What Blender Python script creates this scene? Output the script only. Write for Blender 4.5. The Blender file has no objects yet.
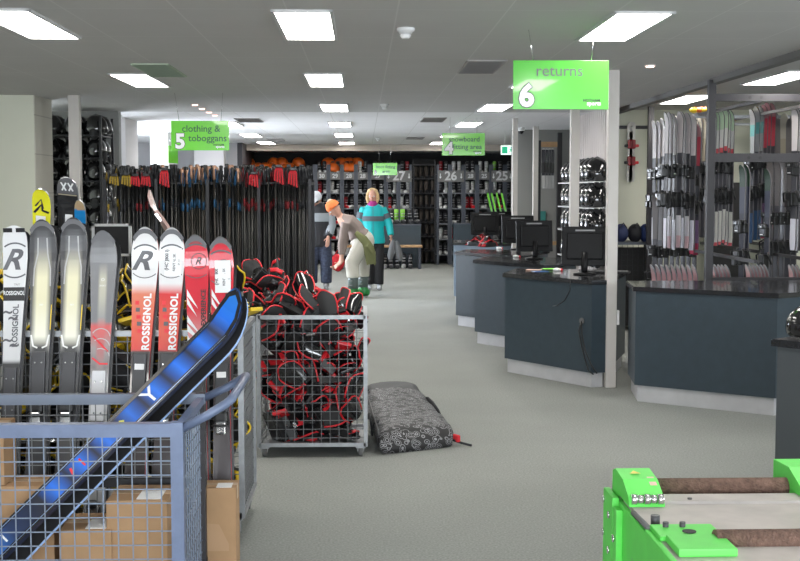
import bpy, bmesh, math, random
from mathutils import Vector, Matrix, Euler
random.seed(7)
PI = math.pi
sc = bpy.context.scene
COL = sc.collection
# ---------------------------------------------------------------- camera, world, light, exposure
CH = 1.62                      # eye height
F = 1220.0                     # focal length in px of an 800 px wide frame
cam_d = bpy.data.cameras.new('camera'); cam_d.sensor_width = 36; cam_d.lens = 36*F/800
cam = bpy.data.objects.new('camera', cam_d); COL.objects.link(cam)
cam.location = (0, 0, CH)
cam.rotation_euler = (math.radians(90-4.195), 0, math.radians(-1.737))
cam_d.clip_start = 0.05; cam_d.clip_end = 100
sc.camera = cam
ROT = cam.rotation_euler.to_matrix()
sc.view_settings.view_transform = 'Standard'; sc.view_settings.look = 'None'
sc.view_settings.gamma = 1; sc.view_settings.use_curve_mapping = False
sc.view_settings.exposure = 1.08
W = bpy.data.worlds.new('world'); sc.world = W; W.use_nodes = True
W.node_tree.nodes['Background'].inputs[0].default_value = (0.75, 0.85, 1, 1)
W.node_tree.nodes['Background'].inputs[1].default_value = 1.0
PANEL = 11.0                   # emission of the ceiling light panels

def area(name, loc, rot, sx, sy, power, color):
    l = bpy.data.lights.new(name, 'AREA'); l.shape = 'RECTANGLE'; l.size = sx; l.size_y = sy
    l.energy = power; l.color = color
    o = bpy.data.objects.new(name, l); COL.objects.link(o); o.location = loc; o.rotation_euler = rot
    return o
# daylight through the side windows at the far left and the glazed front behind the viewer
area('daylight_side_window', (-6.85, 18.6, 1.5), (0, -PI/2-.30, -.75), 1.5, 6.0, 620, (0.84, 0.90, 1))
area('daylight_front_window', (0.5, -4.6, 1.5), (PI/2, 0, 0), 7.0, 2.0, 300, (0.9, 0.95, 1))
area('daylight_shop_window', (7.4, 3.0, 1.5), (0, PI/2, 0), 1.6, 6.0, 70, (0.9, 0.95, 1))

def ray(px, py):
    d = Vector(((px-400)/F, (280.5-py)/F, -1)); return ROT @ d
def P(px, py, x=None, y=None, z=None):
    d = ray(px, py)
    if y is not None: t = y/d.y
    elif z is not None: t = (z-CH)/d.z
    else: t = x/d.x
    return Vector((0, 0, CH)) + d*t

# ---------------------------------------------------------------- materials
M = {}
def mat(name, col, rough=0.5, metal=0.0, var=0.0, scale=8.0, bump=0.0, bscale=60.0, emit=None, es=1.0, coat=0.0, alpha=None):
    if name in M: return M[name]
    m = bpy.data.materials.new(name); m.use_nodes = True; nt = m.node_tree; b = nt.nodes['Principled BSDF']
    b.inputs['Base Color'].default_value = (*col, 1); b.inputs['Roughness'].default_value = rough
    b.inputs['Metallic'].default_value = metal
    if coat: b.inputs['Coat Weight'].default_value = coat
    tc = None
    if var or bump: tc = nt.nodes.new('ShaderNodeTexCoord')
    if var:
        n = nt.nodes.new('ShaderNodeTexNoise'); n.inputs['Scale'].default_value = scale; n.inputs['Detail'].default_value = 4
        nt.links.new(tc.outputs['Object'], n.inputs['Vector'])
        r = nt.nodes.new('ShaderNodeMapRange'); r.inputs[1].default_value = .3; r.inputs[2].default_value = .7
        r.inputs[3].default_value = 1-var; r.inputs[4].default_value = 1+var
        nt.links.new(n.outputs[0], r.inputs[0])
        v = nt.nodes.new('ShaderNodeVectorMath'); v.operation = 'SCALE'; v.inputs[0].default_value = col
        nt.links.new(r.outputs[0], v.inputs['Scale']); nt.links.new(v.outputs[0], b.inputs['Base Color'])
    if bump:
        n = nt.nodes.new('ShaderNodeTexNoise'); n.inputs['Scale'].default_value = bscale; n.inputs['Detail'].default_value = 3
        nt.links.new(tc.outputs['Object'], n.inputs['Vector'])
        u = nt.nodes.new('ShaderNodeBump'); u.inputs['Strength'].default_value = bump; u.inputs['Distance'].default_value = .01
        nt.links.new(n.outputs[0], u.inputs['Height']); nt.links.new(u.outputs[0], b.inputs['Normal'])
    if emit: b.inputs['Emission Color'].default_value = (*emit, 1); b.inputs['Emission Strength'].default_value = es
    M[name] = m; return m

def ramp_mat(name, stops, L=1.0, axis='Z', rough=0.25, interp='LINEAR', inner=None, hw=0.03, coat=0.5):
    """colour stops [(position in metres along the axis, colour)]; inner = second stop list used in the middle strip"""
    if name in M: return M[name]
    m = bpy.data.materials.new(name); m.use_nodes = True; nt = m.node_tree; b = nt.nodes['Principled BSDF']
    b.inputs['Roughness'].default_value = rough; b.inputs['Coat Weight'].default_value = coat
    tc = nt.nodes.new('ShaderNodeTexCoord'); s = nt.nodes.new('ShaderNodeSeparateXYZ'); nt.links.new(tc.outputs['Object'], s.inputs[0])
    dv = nt.nodes.new('ShaderNodeMath'); dv.operation = 'DIVIDE'; dv.inputs[1].default_value = L
    nt.links.new(s.outputs[axis], dv.inputs[0])
    def ramp(st):
        r = nt.nodes.new('ShaderNodeValToRGB'); r.color_ramp.interpolation = interp
        e = r.color_ramp.elements
        while len(e) < len(st): e.new(0.5)
        for k, (p, c) in enumerate(sorted(st, key=lambda q: q[0])):
            e[k].position = min(1, max(0, p/L)); e[k].color = (*c, 1)
        nt.links.new(dv.outputs[0], r.inputs[0]); return r
    r1 = ramp(stops)
    if inner:
        r2 = ramp(inner)
        a = nt.nodes.new('ShaderNodeMath'); a.operation = 'ABSOLUTE'; nt.links.new(s.outputs['X'], a.inputs[0])
        mr = nt.nodes.new('ShaderNodeMapRange'); mr.inputs[1].default_value = hw*.6; mr.inputs[2].default_value = hw*1.25
        mr.inputs[3].default_value = 1; mr.inputs[4].default_value = 0
        nt.links.new(a.outputs[0], mr.inputs[0])
        mx = nt.nodes.new('ShaderNodeMix'); mx.data_type = 'RGBA'
        nt.links.new(mr.outputs[0], mx.inputs[0]); nt.links.new(r1.outputs[0], mx.inputs[6]); nt.links.new(r2.outputs[0], mx.inputs[7])
        nt.links.new(mx.outputs[2], b.inputs['Base Color'])
    else:
        nt.links.new(r1.outputs[0], b.inputs['Base Color'])
    M[name] = m; return m

black = mat('black_plastic', (.012, .012, .013), .32)
matte_black = mat('matte_black', (.015, .015, .016), .7)
gloss_black = mat('gloss_black', (.01, .01, .011), .12, coat=.6)
dark_fabric = mat('dark_fabric', (.02, .021, .025), .9, bump=.3)
red = mat('red_plastic', (.68, .02, .03), .3)
red_fabric = mat('red_fabric', (.6, .02, .03), .8)
yellow = mat('yellow_plastic', (.8, .55, .02), .35)
white = mat('white_plastic', (.8, .8, .8), .35)
steel = mat('galvanised_steel', (.30, .31, .32), .42, .6, var=.12, scale=30)
wire_m = mat('zinc_wire', (.15, .155, .16), .45, .4)
blue_paint = mat('blue_grey_paint', (.13, .165, .26), .4, .15, var=.1, scale=20)
pale_wire = mat('pale_wire', (.20, .245, .32), .4, .3)
chrome = mat('chrome', (.7, .7, .7), .15, 1)
rubber = mat('grey_rubber', (.13, .13, .13), .7)
dark_steel = mat('dark_grey_steel', (.022, .022, .025), .45, .4, var=.1)
frame_steel = mat('grey_frame_paint', (.03, .028, .032), .5, .1, var=.1)
cream = mat('cream_paint', (.66, .67, .56), .8, var=.03, scale=1.5)
white_wall = mat('white_wall_paint', (.60, .58, .58), .8, var=.03, scale=1)
post_paint = mat('post_paint', (.56, .53, .50), .5, var=.03)
grey_wall = mat('grey_wall_paint', (.28, .28, .27), .8)
navy_wall = mat('dark_wall_paint', (.035, .034, .036), .85, var=.2, scale=4)
green_sign = mat('lime_green_panel', (.15, .60, .05), .14, coat=.5)
green_metal = mat('lime_green_metal', (.11, .66, .09), .5, .0, var=.05, scale=12, coat=0)
lime = mat('lime_plastic', (.25, .8, .08), .4)
letter_dark = mat('dark_green_lettering', (.015, .09, .03), .5)
letter_white = mat('white_lettering', (.75, .77, .78), .4)
letter_black = mat('black_lettering', (.01, .01, .012), .4)
letter_grey = mat('grey_lettering', (.09, .09, .10), .4)
paper = mat('white_paper', (.8, .8, .8), .8)
cardboard = mat('cardboard', (.36, .22, .115), .85, var=.08, scale=9)
tape = mat('brown_tape', (.42, .29, .17), .35)
bed_metal = mat('worn_grey_sheet', (.42, .39, .365), .5, .3, var=.12, scale=10)
roller_m = mat('brown_felt', (.17, .10, .075), .95, var=.35, scale=60, bump=.8, bscale=180)
laminate = mat('blue_grey_laminate', (.034, .052, .068), .45, var=.07, scale=14)
laminate_lit = mat('lit_blue_laminate', (.20, .26, .33), .4)  # laminate with the light on the farthest counter put into its colour
kick_m = mat('brushed_kick_plate', (.58, .58, .60), .45, .35, var=.08, scale=6)
worktop_m = mat('black_speckled_worktop', (.022, .023, .026), .16, var=.4, scale=150, coat=.3)
wood = mat('bench_wood', (.5, .30, .15), .5, var=.15, scale=12)
skin = mat('skin', (.55, .30, .22), .6)
blue_m = mat('blue_plastic', (.02, .13, .42), .3)
orange_m = mat('orange_shell', (.75, .14, .015), .3)
copper = mat('copper_sheen', (.42, .24, .16), .3, .6)

# ---------------------------------------------------------------- mesh helpers
class MB:
    def __init__(self): self.bm = bmesh.new(); self.mats = []
    def mi(self, m):
        if m not in self.mats: self.mats.append(m)
        return self.mats.index(m)
    def poly(self, vs, faces, m, smooth=False):
        k = self.mi(m); bv = [self.bm.verts.new(v) for v in vs]
        for f in faces:
            try: fc = self.bm.faces.new([bv[i] for i in f]); fc.material_index = k; fc.smooth = smooth
            except ValueError: pass
        return bv
    def box(self, c, s, m, rot=None, bev=0.0):
        """box: centre, size"""
        b2 = bmesh.new(); bmesh.ops.create_cube(b2, size=1)
        bmesh.ops.scale(b2, vec=s, verts=b2.verts)
        if bev: bmesh.ops.bevel(b2, geom=list(b2.edges), offset=bev, segments=2, affect='EDGES', profile=.6)
        if rot is not None: bmesh.ops.rotate(b2, cent=(0, 0, 0), matrix=rot, verts=b2.verts)
        bmesh.ops.translate(b2, vec=c, verts=b2.verts)
        self.merge(b2, m); return self
    def span(self, a, b, m, bev=0.0):
        a = Vector(a); b = Vector(b)
        return self.box((a+b)/2, [abs(v) for v in (b-a)], m, bev=bev)
    def merge(self, b2, m, smooth=False):
        k = self.mi(m); mp = {}
        for v in b2.verts: mp[v] = self.bm.verts.new(v.co)
        for f in b2.faces:
            nf = self.bm.faces.new([mp[v] for v in f.verts]); nf.material_index = k; nf.smooth = smooth or f.smooth
        b2.free()
    def tube(self, pts, r, m, n=8, smooth=True, closed=False, caps=True, ref=None):
        """sweep an n-gon (r = radius, list of radii, or list of (a,b)) along pts"""
        pts = [Vector(p) for p in pts]; k = self.mi(m); rings = []
        N = len(pts); prev = None
        for i, p in enumerate(pts):
            if closed: t = pts[(i+1) % N]-pts[i-1]
            else: t = pts[min(i+1, N-1)]-pts[max(i-1, 0)]
            t.normalize()
            if ref is not None: u = Vector(ref)
            elif prev is not None: u = prev
            else: u = Vector((0, 0, 1)) if abs(t.z) < .9 else Vector((1, 0, 0))
            u = (u - t*u.dot(t)); 
            if u.length < 1e-5: u = t.orthogonal()
            u.normalize(); prev = u; w = t.cross(u)
            rr = r[i] if isinstance(r, list) else r
            ra, rb = rr if isinstance(rr, (list, tuple)) else (rr, rr)
            rings.append([self.bm.verts.new(p+u*(ra*math.cos(2*PI*(j+.5)/n))+w*(rb*math.sin(2*PI*(j+.5)/n))) for j in range(n)])
        for i in range(N if closed else N-1):
            A, B = rings[i], rings[(i+1) % N]
            for j in range(n):
                f = self.bm.faces.new([A[j], A[(j+1) % n], B[(j+1) % n], B[j]]); f.material_index = k; f.smooth = smooth and n > 4
        if caps and not closed:
            for R in (rings[0][::-1], rings[-1]):
                f = self.bm.faces.new(R); f.material_index = k
        return self
    def bar(self, a, b, w, m):       # square bar
        return self.tube([a, b], w*.7071, m, n=4, smooth=False)
    def cyl(self, a, b, r, m, n=16): return self.tube([a, b], r, m, n=n)
    def prism(self, poly, z0, z1, m):
        n = len(poly); vs = [(x, y, z0) for x, y in poly]+[(x, y, z1) for x, y in poly]
        fs = [list(range(n))[::-1], list(range(n, 2*n))]+[[i, (i+1) % n, n+(i+1) % n, n+i] for i in range(n)]
        self.poly(vs, fs, m); return self
    def sphere(self, c, r, m, u=12, v=8, smooth=True):
        b2 = bmesh.new(); bmesh.ops.create_uvsphere(b2, u_segments=u, v_segments=v, radius=1)
        s = r if isinstance(r, (tuple, list)) else (r, r, r)
        bmesh.ops.scale(b2, vec=s, verts=b2.verts); bmesh.ops.translate(b2, vec=c, verts=b2.verts)
        self.merge(b2, m, smooth); return self
    def text(self, body, size, m, fn, bold=0.0, align='CENTER', ext=0.0, spacing=1.0, res=3):
        cu = bpy.data.curves.new('t', 'FONT'); cu.body = body; cu.size = size; cu.align_x = align; cu.align_y = 'CENTER'
        cu.offset = bold; cu.extrude = ext; cu.resolution_u = res; cu.space_character = spacing
        o = bpy.data.objects.new('t', cu); COL.objects.link(o)
        me = o.to_mesh(); k = self.mi(m)
        bv = [self.bm.verts.new(fn(v.co)) for v in me.vertices]
        for p in me.polygons:
            try: f = self.bm.faces.new([bv[i] for i in p.vertices]); f.material_index = k
            except ValueError: pass
        o.to_mesh_clear(); bpy.data.objects.remove(o); bpy.data.curves.remove(cu); return self
    def xf(self, mtx): bmesh.ops.transform(self.bm, matrix=mtx, verts=self.bm.verts); return self
    def mesh(self, name):
        bmesh.ops.recalc_face_normals(self.bm, faces=self.bm.faces)
        me = bpy.data.meshes.new(name); self.bm.to_mesh(me); self.bm.free()
        for m in self.mats: me.materials.append(m)
        return me
    def build(self, name, parent=None, label=None):
        return part(name, self.mesh(name), parent, label)
def part(name, me, parent=None, label=None):
    o = bpy.data.objects.new(name, me); COL.objects.link(o)
    if parent is not None: o.parent = parent
    if label: o['label'] = label
    return o
def tag(o, label, cat, group=None, kind=None):
    o['label'] = label; o['category'] = cat
    if group: o['group'] = group
    if kind: o['kind'] = kind
    return o
def thing(name, label, cat, loc=(0, 0, 0), rz=0.0, group=None):
    o = bpy.data.objects.new(name, None); o.empty_display_size = .1; COL.objects.link(o)
    o.location = loc; o.rotation_euler = (0, 0, rz); return tag(o, label, cat, group)
def struct(o, label=None):
    o['kind'] = 'structure'
    if label: o['label'] = label
    return o
def dup(root, loc=None, rot=None, label=None, group=None, swap=None):
    def cp(o, par):
        c = o.copy(); COL.objects.link(c)
        if par is not None: c.parent = par
        if swap and c.type == 'MESH':
            for i, s in enumerate(c.material_slots):
                if s.material and s.material.name in swap:
                    s.link = 'OBJECT'; s.material = swap[s.material.name]
        for ch in o.children: cp(ch, c)
        return c
    c = cp(root, None)
    if loc is not None: c.location = loc
    if rot is not None: c.rotation_euler = rot
    if label: c['label'] = label
    if group: c['group'] = group
    return c
# ---------------------------------------------------------------- the building
CEIL = 2.60
carpet = mat('grey_carpet', (.285, .295, .275), .95, var=.05, scale=1.2, bump=.5, bscale=260)
nt = carpet.node_tree
# fine fibre variation on top of the broad wear
_b = nt.nodes['Principled BSDF']; _src = _b.inputs['Base Color'].links[0].from_socket
_n = nt.nodes.new('ShaderNodeTexNoise'); _n.inputs['Scale'].default_value = 90; _n.inputs['Detail'].default_value = 6
_t = nt.nodes.new('ShaderNodeTexCoord'); nt.links.new(_t.outputs['Object'], _n.inputs['Vector'])
_r = nt.nodes.new('ShaderNodeMapRange'); _r.inputs[1].default_value = .3; _r.inputs[2].default_value = .7; _r.inputs[3].default_value = .8; _r.inputs[4].default_value = 1.2
nt.links.new(_n.outputs[0], _r.inputs[0])
_v = nt.nodes.new('ShaderNodeVectorMath'); _v.operation = 'SCALE'; nt.links.new(_src, _v.inputs[0]); nt.links.new(_r.outputs[0], _v.inputs['Scale'])
nt.links.new(_v.outputs[0], _b.inputs['Base Color'])

ceil_m = mat('ceiling_tile', (.56, .55, .54), .8, var=.02, scale=2)
nt = ceil_m.node_tree; _b = nt.nodes['Principled BSDF']; _src = _b.inputs['Base Color'].links[0].from_socket
_t = nt.nodes.new('ShaderNodeTexCoord'); _s = nt.nodes.new('ShaderNodeSeparateXYZ'); nt.links.new(_t.outputs['Object'], _s.inputs[0])
def _line(sock, period, off, w):
    a = nt.nodes.new('ShaderNodeMath'); a.operation = 'ADD'; a.inputs[1].default_value = 100*period-off+w/2; nt.links.new(sock, a.inputs[0])
    b = nt.nodes.new('ShaderNodeMath'); b.operation = 'MODULO'; b.inputs[1].default_value = period; nt.links.new(a.outputs[0], b.inputs[0])
    c = nt.nodes.new('ShaderNodeMath'); c.operation = 'LESS_THAN'; c.inputs[1].default_value = w; nt.links.new(b.outputs[0], c.inputs[0]); return c
l1 = _line(_s.outputs['X'], .6, .19, .009); l2 = _line(_s.outputs['Y'], 1.2, 6.70, .012)
_m = nt.nodes.new('ShaderNodeMath'); _m.operation = 'MAXIMUM'; nt.links.new(l1.outputs[0], _m.inputs[0]); nt.links.new(l2.outputs[0], _m.inputs[1])
_x = nt.nodes.new('ShaderNodeMix'); _x.data_type = 'RGBA'; nt.links.new(_m.outputs[0], _x.inputs[0]); nt.links.new(_src, _x.inputs[6]); _x.inputs[7].default_value = (.64, .63, .62, 1)
nt.links.new(_x.outputs[2], _b.inputs['Base Color'])

struct(MB().span((-7, -5, -.1), (8, 29, 0), carpet).build('floor'))
struct(MB().span((-7, -5, CEIL), (8, 15.3, CEIL+.1), ceil_m).build('ceiling'))
ceil_daylit = ceil_m.copy(); [setattr(n.inputs[0], 'default_value', (.82, .81, .82)) for n in ceil_daylit.node_tree.nodes if n.bl_idname == 'ShaderNodeVectorMath']  # lighter copy of the ceiling tile, rear daylight put into its colour
struct(MB().span((-7, 15.3, CEIL), (8, 29, CEIL+.1), ceil_daylit).build('ceiling_back'))
struct(MB().span((-7, 28.2, 0), (8, 28.4, CEIL), navy_wall).build('wall_back'))
struct(MB().span((-7.2, -5, 0), (-7, 29, CEIL), white_wall).build('wall_left'))
struct(MB().span((8, -5, 0), (8.2, 29, CEIL), cream).build('wall_right'))
struct(MB().span((-7, -5.2, 0), (8, -5, CEIL), cream).build('wall_front'))
# cream wall at the left with its block return
blk = mat('painted_block', (.55, .54, .47), .8)
nt = blk.node_tree; _b = nt.nodes['Principled BSDF']; _t = nt.nodes.new('ShaderNodeTexCoord'); _br = nt.nodes.new('ShaderNodeTexBrick')
_mp = nt.nodes.new('ShaderNodeMapping'); _mp.inputs['Rotation'].default_value = (PI/2, 0, PI/2)
nt.links.new(_t.outputs['Object'], _mp.inputs[0]); nt.links.new(_mp.outputs[0], _br.inputs[0])
_br.inputs['Scale'].default_value = 1; _br.inputs['Brick Width'].default_value = .4; _br.inputs['Row Height'].default_value = .2; _br.inputs['Mortar Size'].default_value = .006
_br.inputs['Color1'].default_value = (.56, .54, .47, 1); _br.inputs['Color2'].default_value = (.54, .52, .45, 1); _br.inputs['Mortar'].default_value = (.40, .38, .33, 1)
nt.links.new(_br.outputs[0], _b.inputs['Base Color'])
w = MB(); w.span((-7, 12.7, 0), (-3.37, 13.4, CEIL), cream); w.span((-3.37, 12.7, 0), (-3.36, 13.4, CEIL), blk)
struct(w.build('wall_side_left'))
struct(MB().span((-4.3, 15.3, 0), (-3.02, 15.45, CEIL), grey_wall).build('wall_behind_helmets'))
# white piers and wall of the day-lit room beyond
struct(MB().span((-3.40, 16.5, 0), (-3.17, 17.4, CEIL), white_wall).build('wall_pier_1'))
struct(MB().span((-3.55, 20.6, 0), (-3.25, 21.2, CEIL), white_wall).build('wall_pier_2'))
struct(MB().span((-3.15, 23.0, 0), (-2.60, 23.4, CEIL), white_wall).build('wall_pier_3'))
struct(MB().span((-6.9, 25.0, 0), (-2.55, 25.2, CEIL), mat('dimmed_white_wall', (.34, .33, .335), .8)).build('wall_back_left'))  # white wall, its colour darkened to offset the strong daylight on it
salmon = mat('salmon_panel', (.55, .30, .24), .8)
struct(MB().span((-2.55, 25.0, 0), (-2.45, 28.2, CEIL), frame_steel).build('wall_return_left'))
# beam before the rental racks on the back wall
beam_m = mat('beam_paint', (.50, .44, .38), .8)
w = MB(); w.span((-2.6, 26.0, 2.49), (8, 28.2, 2.6), white_wall); w.span((-2.6, 25.96, 2.47), (8, 26.0, 2.6), beam_m)
struct(w.build('trim_1'))
# beam along the rental counters, running away from the viewer
struct(MB().span((3.03, 5, 2.55), (3.11, 14.8, 2.60), mat('beam_grey', (.16, .155, .15), .7)).build('trim_2'))
# right-hand walls
clad = mat('ribbed_cladding', (.60, .55, .53), .6)
w = MB(); w.span((2.84, 14.0, 0), (2.89, 16.1, CEIL), clad)
for i in range(16): w.span((2.83, 14.02+i*.128, 0), (2.845, 14.05+i*.128, CEIL), clad)
struct(w.build('wall_ribbed'))
struct(MB().span((2.89, 14.8, 0), (8, 14.95, CEIL), cream).build('wall_right_back'))
struct(MB().span((2.4, 19.6, 0), (8, 19.75, CEIL), grey_wall).build('wall_dividing'))
# windows that let the daylight in (left side, front, right side)
glass = mat('window_glass', (.8, .88, 1), .05, emit=(.8, .9, 1), es=1.5)
def window(n, lo, hi, axis):
    w = MB(); lo = Vector(lo); hi = Vector(hi)
    if axis == 'x':
        for z in (lo.z, hi.z): w.span((lo.x, lo.y, z-.04), (hi.x, hi.y, z+.04), white_wall)
        k = 7
        for i in range(k+1): yy = lo.y+(hi.y-lo.y)*i/k; w.span((lo.x, yy-.03, lo.z), (hi.x, yy+.03, hi.z), white_wall)
        g = MB().span((lo.x+.02, lo.y, lo.z), (lo.x+.03, hi.y, hi.z), glass)
    else:
        for z in (lo.z, hi.z): w.span((lo.x, lo.y, z-.04), (hi.x, hi.y, z+.04), white_wall)
        k = 6
        for i in range(k+1): xx = lo.x+(hi.x-lo.x)*i/k; w.span((xx-.03, lo.y, lo.z), (xx+.03, hi.y, hi.z), white_wall)
        g = MB().span((lo.x, lo.y+.02, lo.z), (hi.x, lo.y+.03, hi.z), glass)
    o = struct(w.build('window_%d' % n)); g.build('window_glass', o)
window(1, (-6.98, 16, .8), (-6.93, 24.6, 2.4), 'x')
window(2, (-3.0, -4.98, .3), (4.0, -4.93, 2.4), 'y')
window(3, (7.93, 0, .8), (7.98, 6, 2.3), 'x')
# steel posts
def post(n, x, y, w_, label):
    o = struct(MB().span((x-w_/2, y-w_/2, 0), (x+w_/2, y+w_/2, CEIL), post_paint, bev=.006).build('trim_%d' % n)); return o
post(3, 2.040, 9.96, .086, ''); post(4, 2.29, 13.2, .095, ''); post(5, 2.055, 16.5, .07, '')
post(6, 2.63, 18.6, .08, ''); post(7, -2.965, 12.75, .11, '')
# switch box on the near post
sw = MB(); sw.span((2.087, 9.93, .52), (2.108, 9.98, .64), white, bev=.004); sw.span((2.108, 9.94, .54), (2.113, 9.97, .62), black)
tag(sw.build('power_socket'), 'small white power socket fixed low on the nearest pale post', 'power socket')

# ---------------------------------------------------------------- ceiling lights
diffuser = mat('lit_diffuser', (1, 1, 1), .5, emit=(1, .97, .92), es=PANEL)
trim_w = mat('light_trim', (.62, .62, .62), .5)
def ceiling_light(x, y, label, group):
    t = thing('ceiling_light', label, 'ceiling light', (x, y, CEIL), 0, group)
    if 'proto' in ceiling_light.__dict__:
        for ch in ceiling_light.proto.children:
            c = ch.copy(); c.parent = t; COL.objects.link(c)
        return t
    f = MB()
    for s in (-1, 1):
        f.span((s*.15, -.62, -.014), (s*.17, .62, 0), trim_w); f.span((-.17, s*.60, -.014), (.17, s*.62, 0), trim_w)
    f.build('light_frame', t)
    MB().span((-.15, -.60, -.008), (.15, .60, -.002), diffuser).build('light_diffuser', t)
    ceiling_light.proto = t; return t
ords = ['nearest', 'second nearest', 'third nearest', 'fourth nearest', 'fifth nearest', 'farthest']
for k in range(6):
    ceiling_light(-.33, 7.33+3.55*k, '%s lit ceiling panel of the row above the middle aisle' % ords[k], 'ceiling lights above the middle aisle')
for k, y in enumerate((7.33, 10.95, 18.0, 21.6, 25.0)):
    ceiling_light(-1.96, y, '%s lit ceiling panel of the row on the left' % (ords[:4]+['farthest'])[k], 'ceiling lights on the left')
for k, y in enumerate((7.33, 10.95, 14.35, 17.95, 21.5, 25.0)):
    ceiling_light(1.545, y, '%s lit ceiling panel of the row behind the returns sign' % ords[k], 'ceiling lights above the counters')
for k, (x, y) in enumerate(((3.45, 13.0), (3.62, 10.55), (5.2, 12.9))):
    ceiling_light(x, y, ['lit ceiling panel above the left end of the ski racks', 'lit ceiling panel at the right edge above the ski racks', 'lit ceiling panel deep behind the ski racks at the right edge'][k], 'ceiling lights above the ski racks')
# lamps of the same rows behind the viewer and out of sight
for x in (-1.96, 1.565):
    for y in (3.7, 0.0): ceiling_light(x, y, 'lit ceiling panel overhead near the entrance', 'ceiling lights near the entrance')
ceiling_light(-4.8, 7.3, 'lit ceiling panel above the left corner beyond the frame', 'ceiling lights near the entrance')
ceiling_light(4.9, 7.3, 'lit ceiling panel above the right corner beyond the frame', 'ceiling lights near the entrance')

def vent(x, y, sx, sy, label, m):
    t = thing('ceiling_vent', label, 'ceiling vent', (x, y, CEIL), 0)
    f = MB(); 
    for s in (-1, 1): f.span((s*sx/2-.012, -sy/2, -.01), (s*sx/2+.012, sy/2, 0), m); f.span((-sx/2, s*sy/2-.012, -.01), (sx/2, s*sy/2+.012, 0), m)
    f.build('vent_frame', t)
    g = MB(); g.span((-sx/2, -sy/2, -.003), (sx/2, sy/2, -.001), mat('vent_duct', (.06, .06, .055), .8))
    n = 12
    for i in range(n):
        yy = -sy/2+sy*(i+.5)/n; g.box((0, yy, -.006), (sx, sy/n*.55, .002), m, rot=Matrix.Rotation(.5, 3, 'X'))
    g.build('vent_grille', t)
vg = mat('vent_green_grey', (.40, .48, .36), .6); vd = mat('vent_grey', (.38, .36, .35), .6)
def on_ceil(px, py): return P(px, py, z=CEIL)
for px, py, sx, sy, l, m in ((160, 70, .27, 1.0, 'green-grey ceiling vent beside the second left light panel', vg), (481, 66.5, .28, .95, 'dark grey ceiling vent left of the returns sign', vd),
        (433, 119.5, .3, .9, 'small grey ceiling vent above the fitting area sign', vd), (415, 138, .3, .8, 'grey ceiling vent farthest down the middle aisle', vd),
        (249, 120, .32, .8, 'dark ceiling vent right of the clothing and toboggans sign', vd), (276, 139.5, .28, .8, 'small dark ceiling vent at the far left of the back beam', vd)):
    p = on_ceil(px, py); vent(p.x, p.y, sx, sy, l, m)
def detector(px, py, r, label):
    p = on_ceil(px, py); t = thing('smoke_detector', label, 'smoke detector', (p.x, p.y, CEIL))
    MB().tube([(0, 0, 0), (0, 0, -.018), (0, 0, -.02), (0, 0, -.035)], [r, r, r*.8, r*.7], white, n=20).build('detector_base', t)
    MB().tube([(0, 0, -.035), (0, 0, -.045), (0, 0, -.062)], [r*.5, r*.62, r*.4], white, n=16).build('sensor_head', t)
detector(405.5, 28, .055, 'round white smoke detector on the ceiling near the middle light row')
detector(384.5, 104, .05, 'small smoke detector farther back on the ceiling')
detector(378, 138, .05, 'smoke detector farthest back on the ceiling')
pink = mat('lit_pink_lamp', (1, .6, .5), .5, emit=(1, .55, .45), es=3)
for k, (px, py) in enumerate(((195, 104), (202, 108), (209, 111.5), (215, 114.5), (650, 65))):
    p = on_ceil(px, py); t = thing('downlight', ['glowing pink downlight, first of four in a row', 'glowing pink downlight, second of four in a row', 'glowing pink downlight, third of four in a row', 'glowing pink downlight, last of four in a row', 'single small glowing downlight right of the returns sign'][k], 'downlight', (p.x, p.y, CEIL), 0, 'pink downlights' if k < 4 else None)
    MB().tube([(0, 0, 0), (0, 0, -.01)], [.045, .04], white, n=16).build('downlight_ring', t)
    MB().tube([(0, 0, -.01), (0, 0, -.018)], [.034, .028], pink, n=16).build('downlight_lens', t)
def dome_camera(px, py, z, y, r, label):
    p = P(px, py, y=y); t = thing('security_camera', label, 'security camera', (p.x, y, CEIL))
    MB().tube([(0, 0, 0), (0, 0, -.03), (0, 0, -.05)], [r*1.15, r*1.1, r*.9], white, n=20).build('camera_housing', t)
    MB().sphere((0, 0, -.05), (r*.8, r*.8, r*.9), gloss_black, 16, 10).build('camera_dome', t)
dome_camera(530, 118, CEIL, 12.2, .055, 'dome security camera under the ceiling below the returns sign')
dome_camera(521, 138, CEIL, 19.0, .055, 'smaller dome security camera beside the exit sign')
dome_camera(117, 121, CEIL, 16.0, .06, 'black dome security camera at the top of the white pier')

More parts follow.
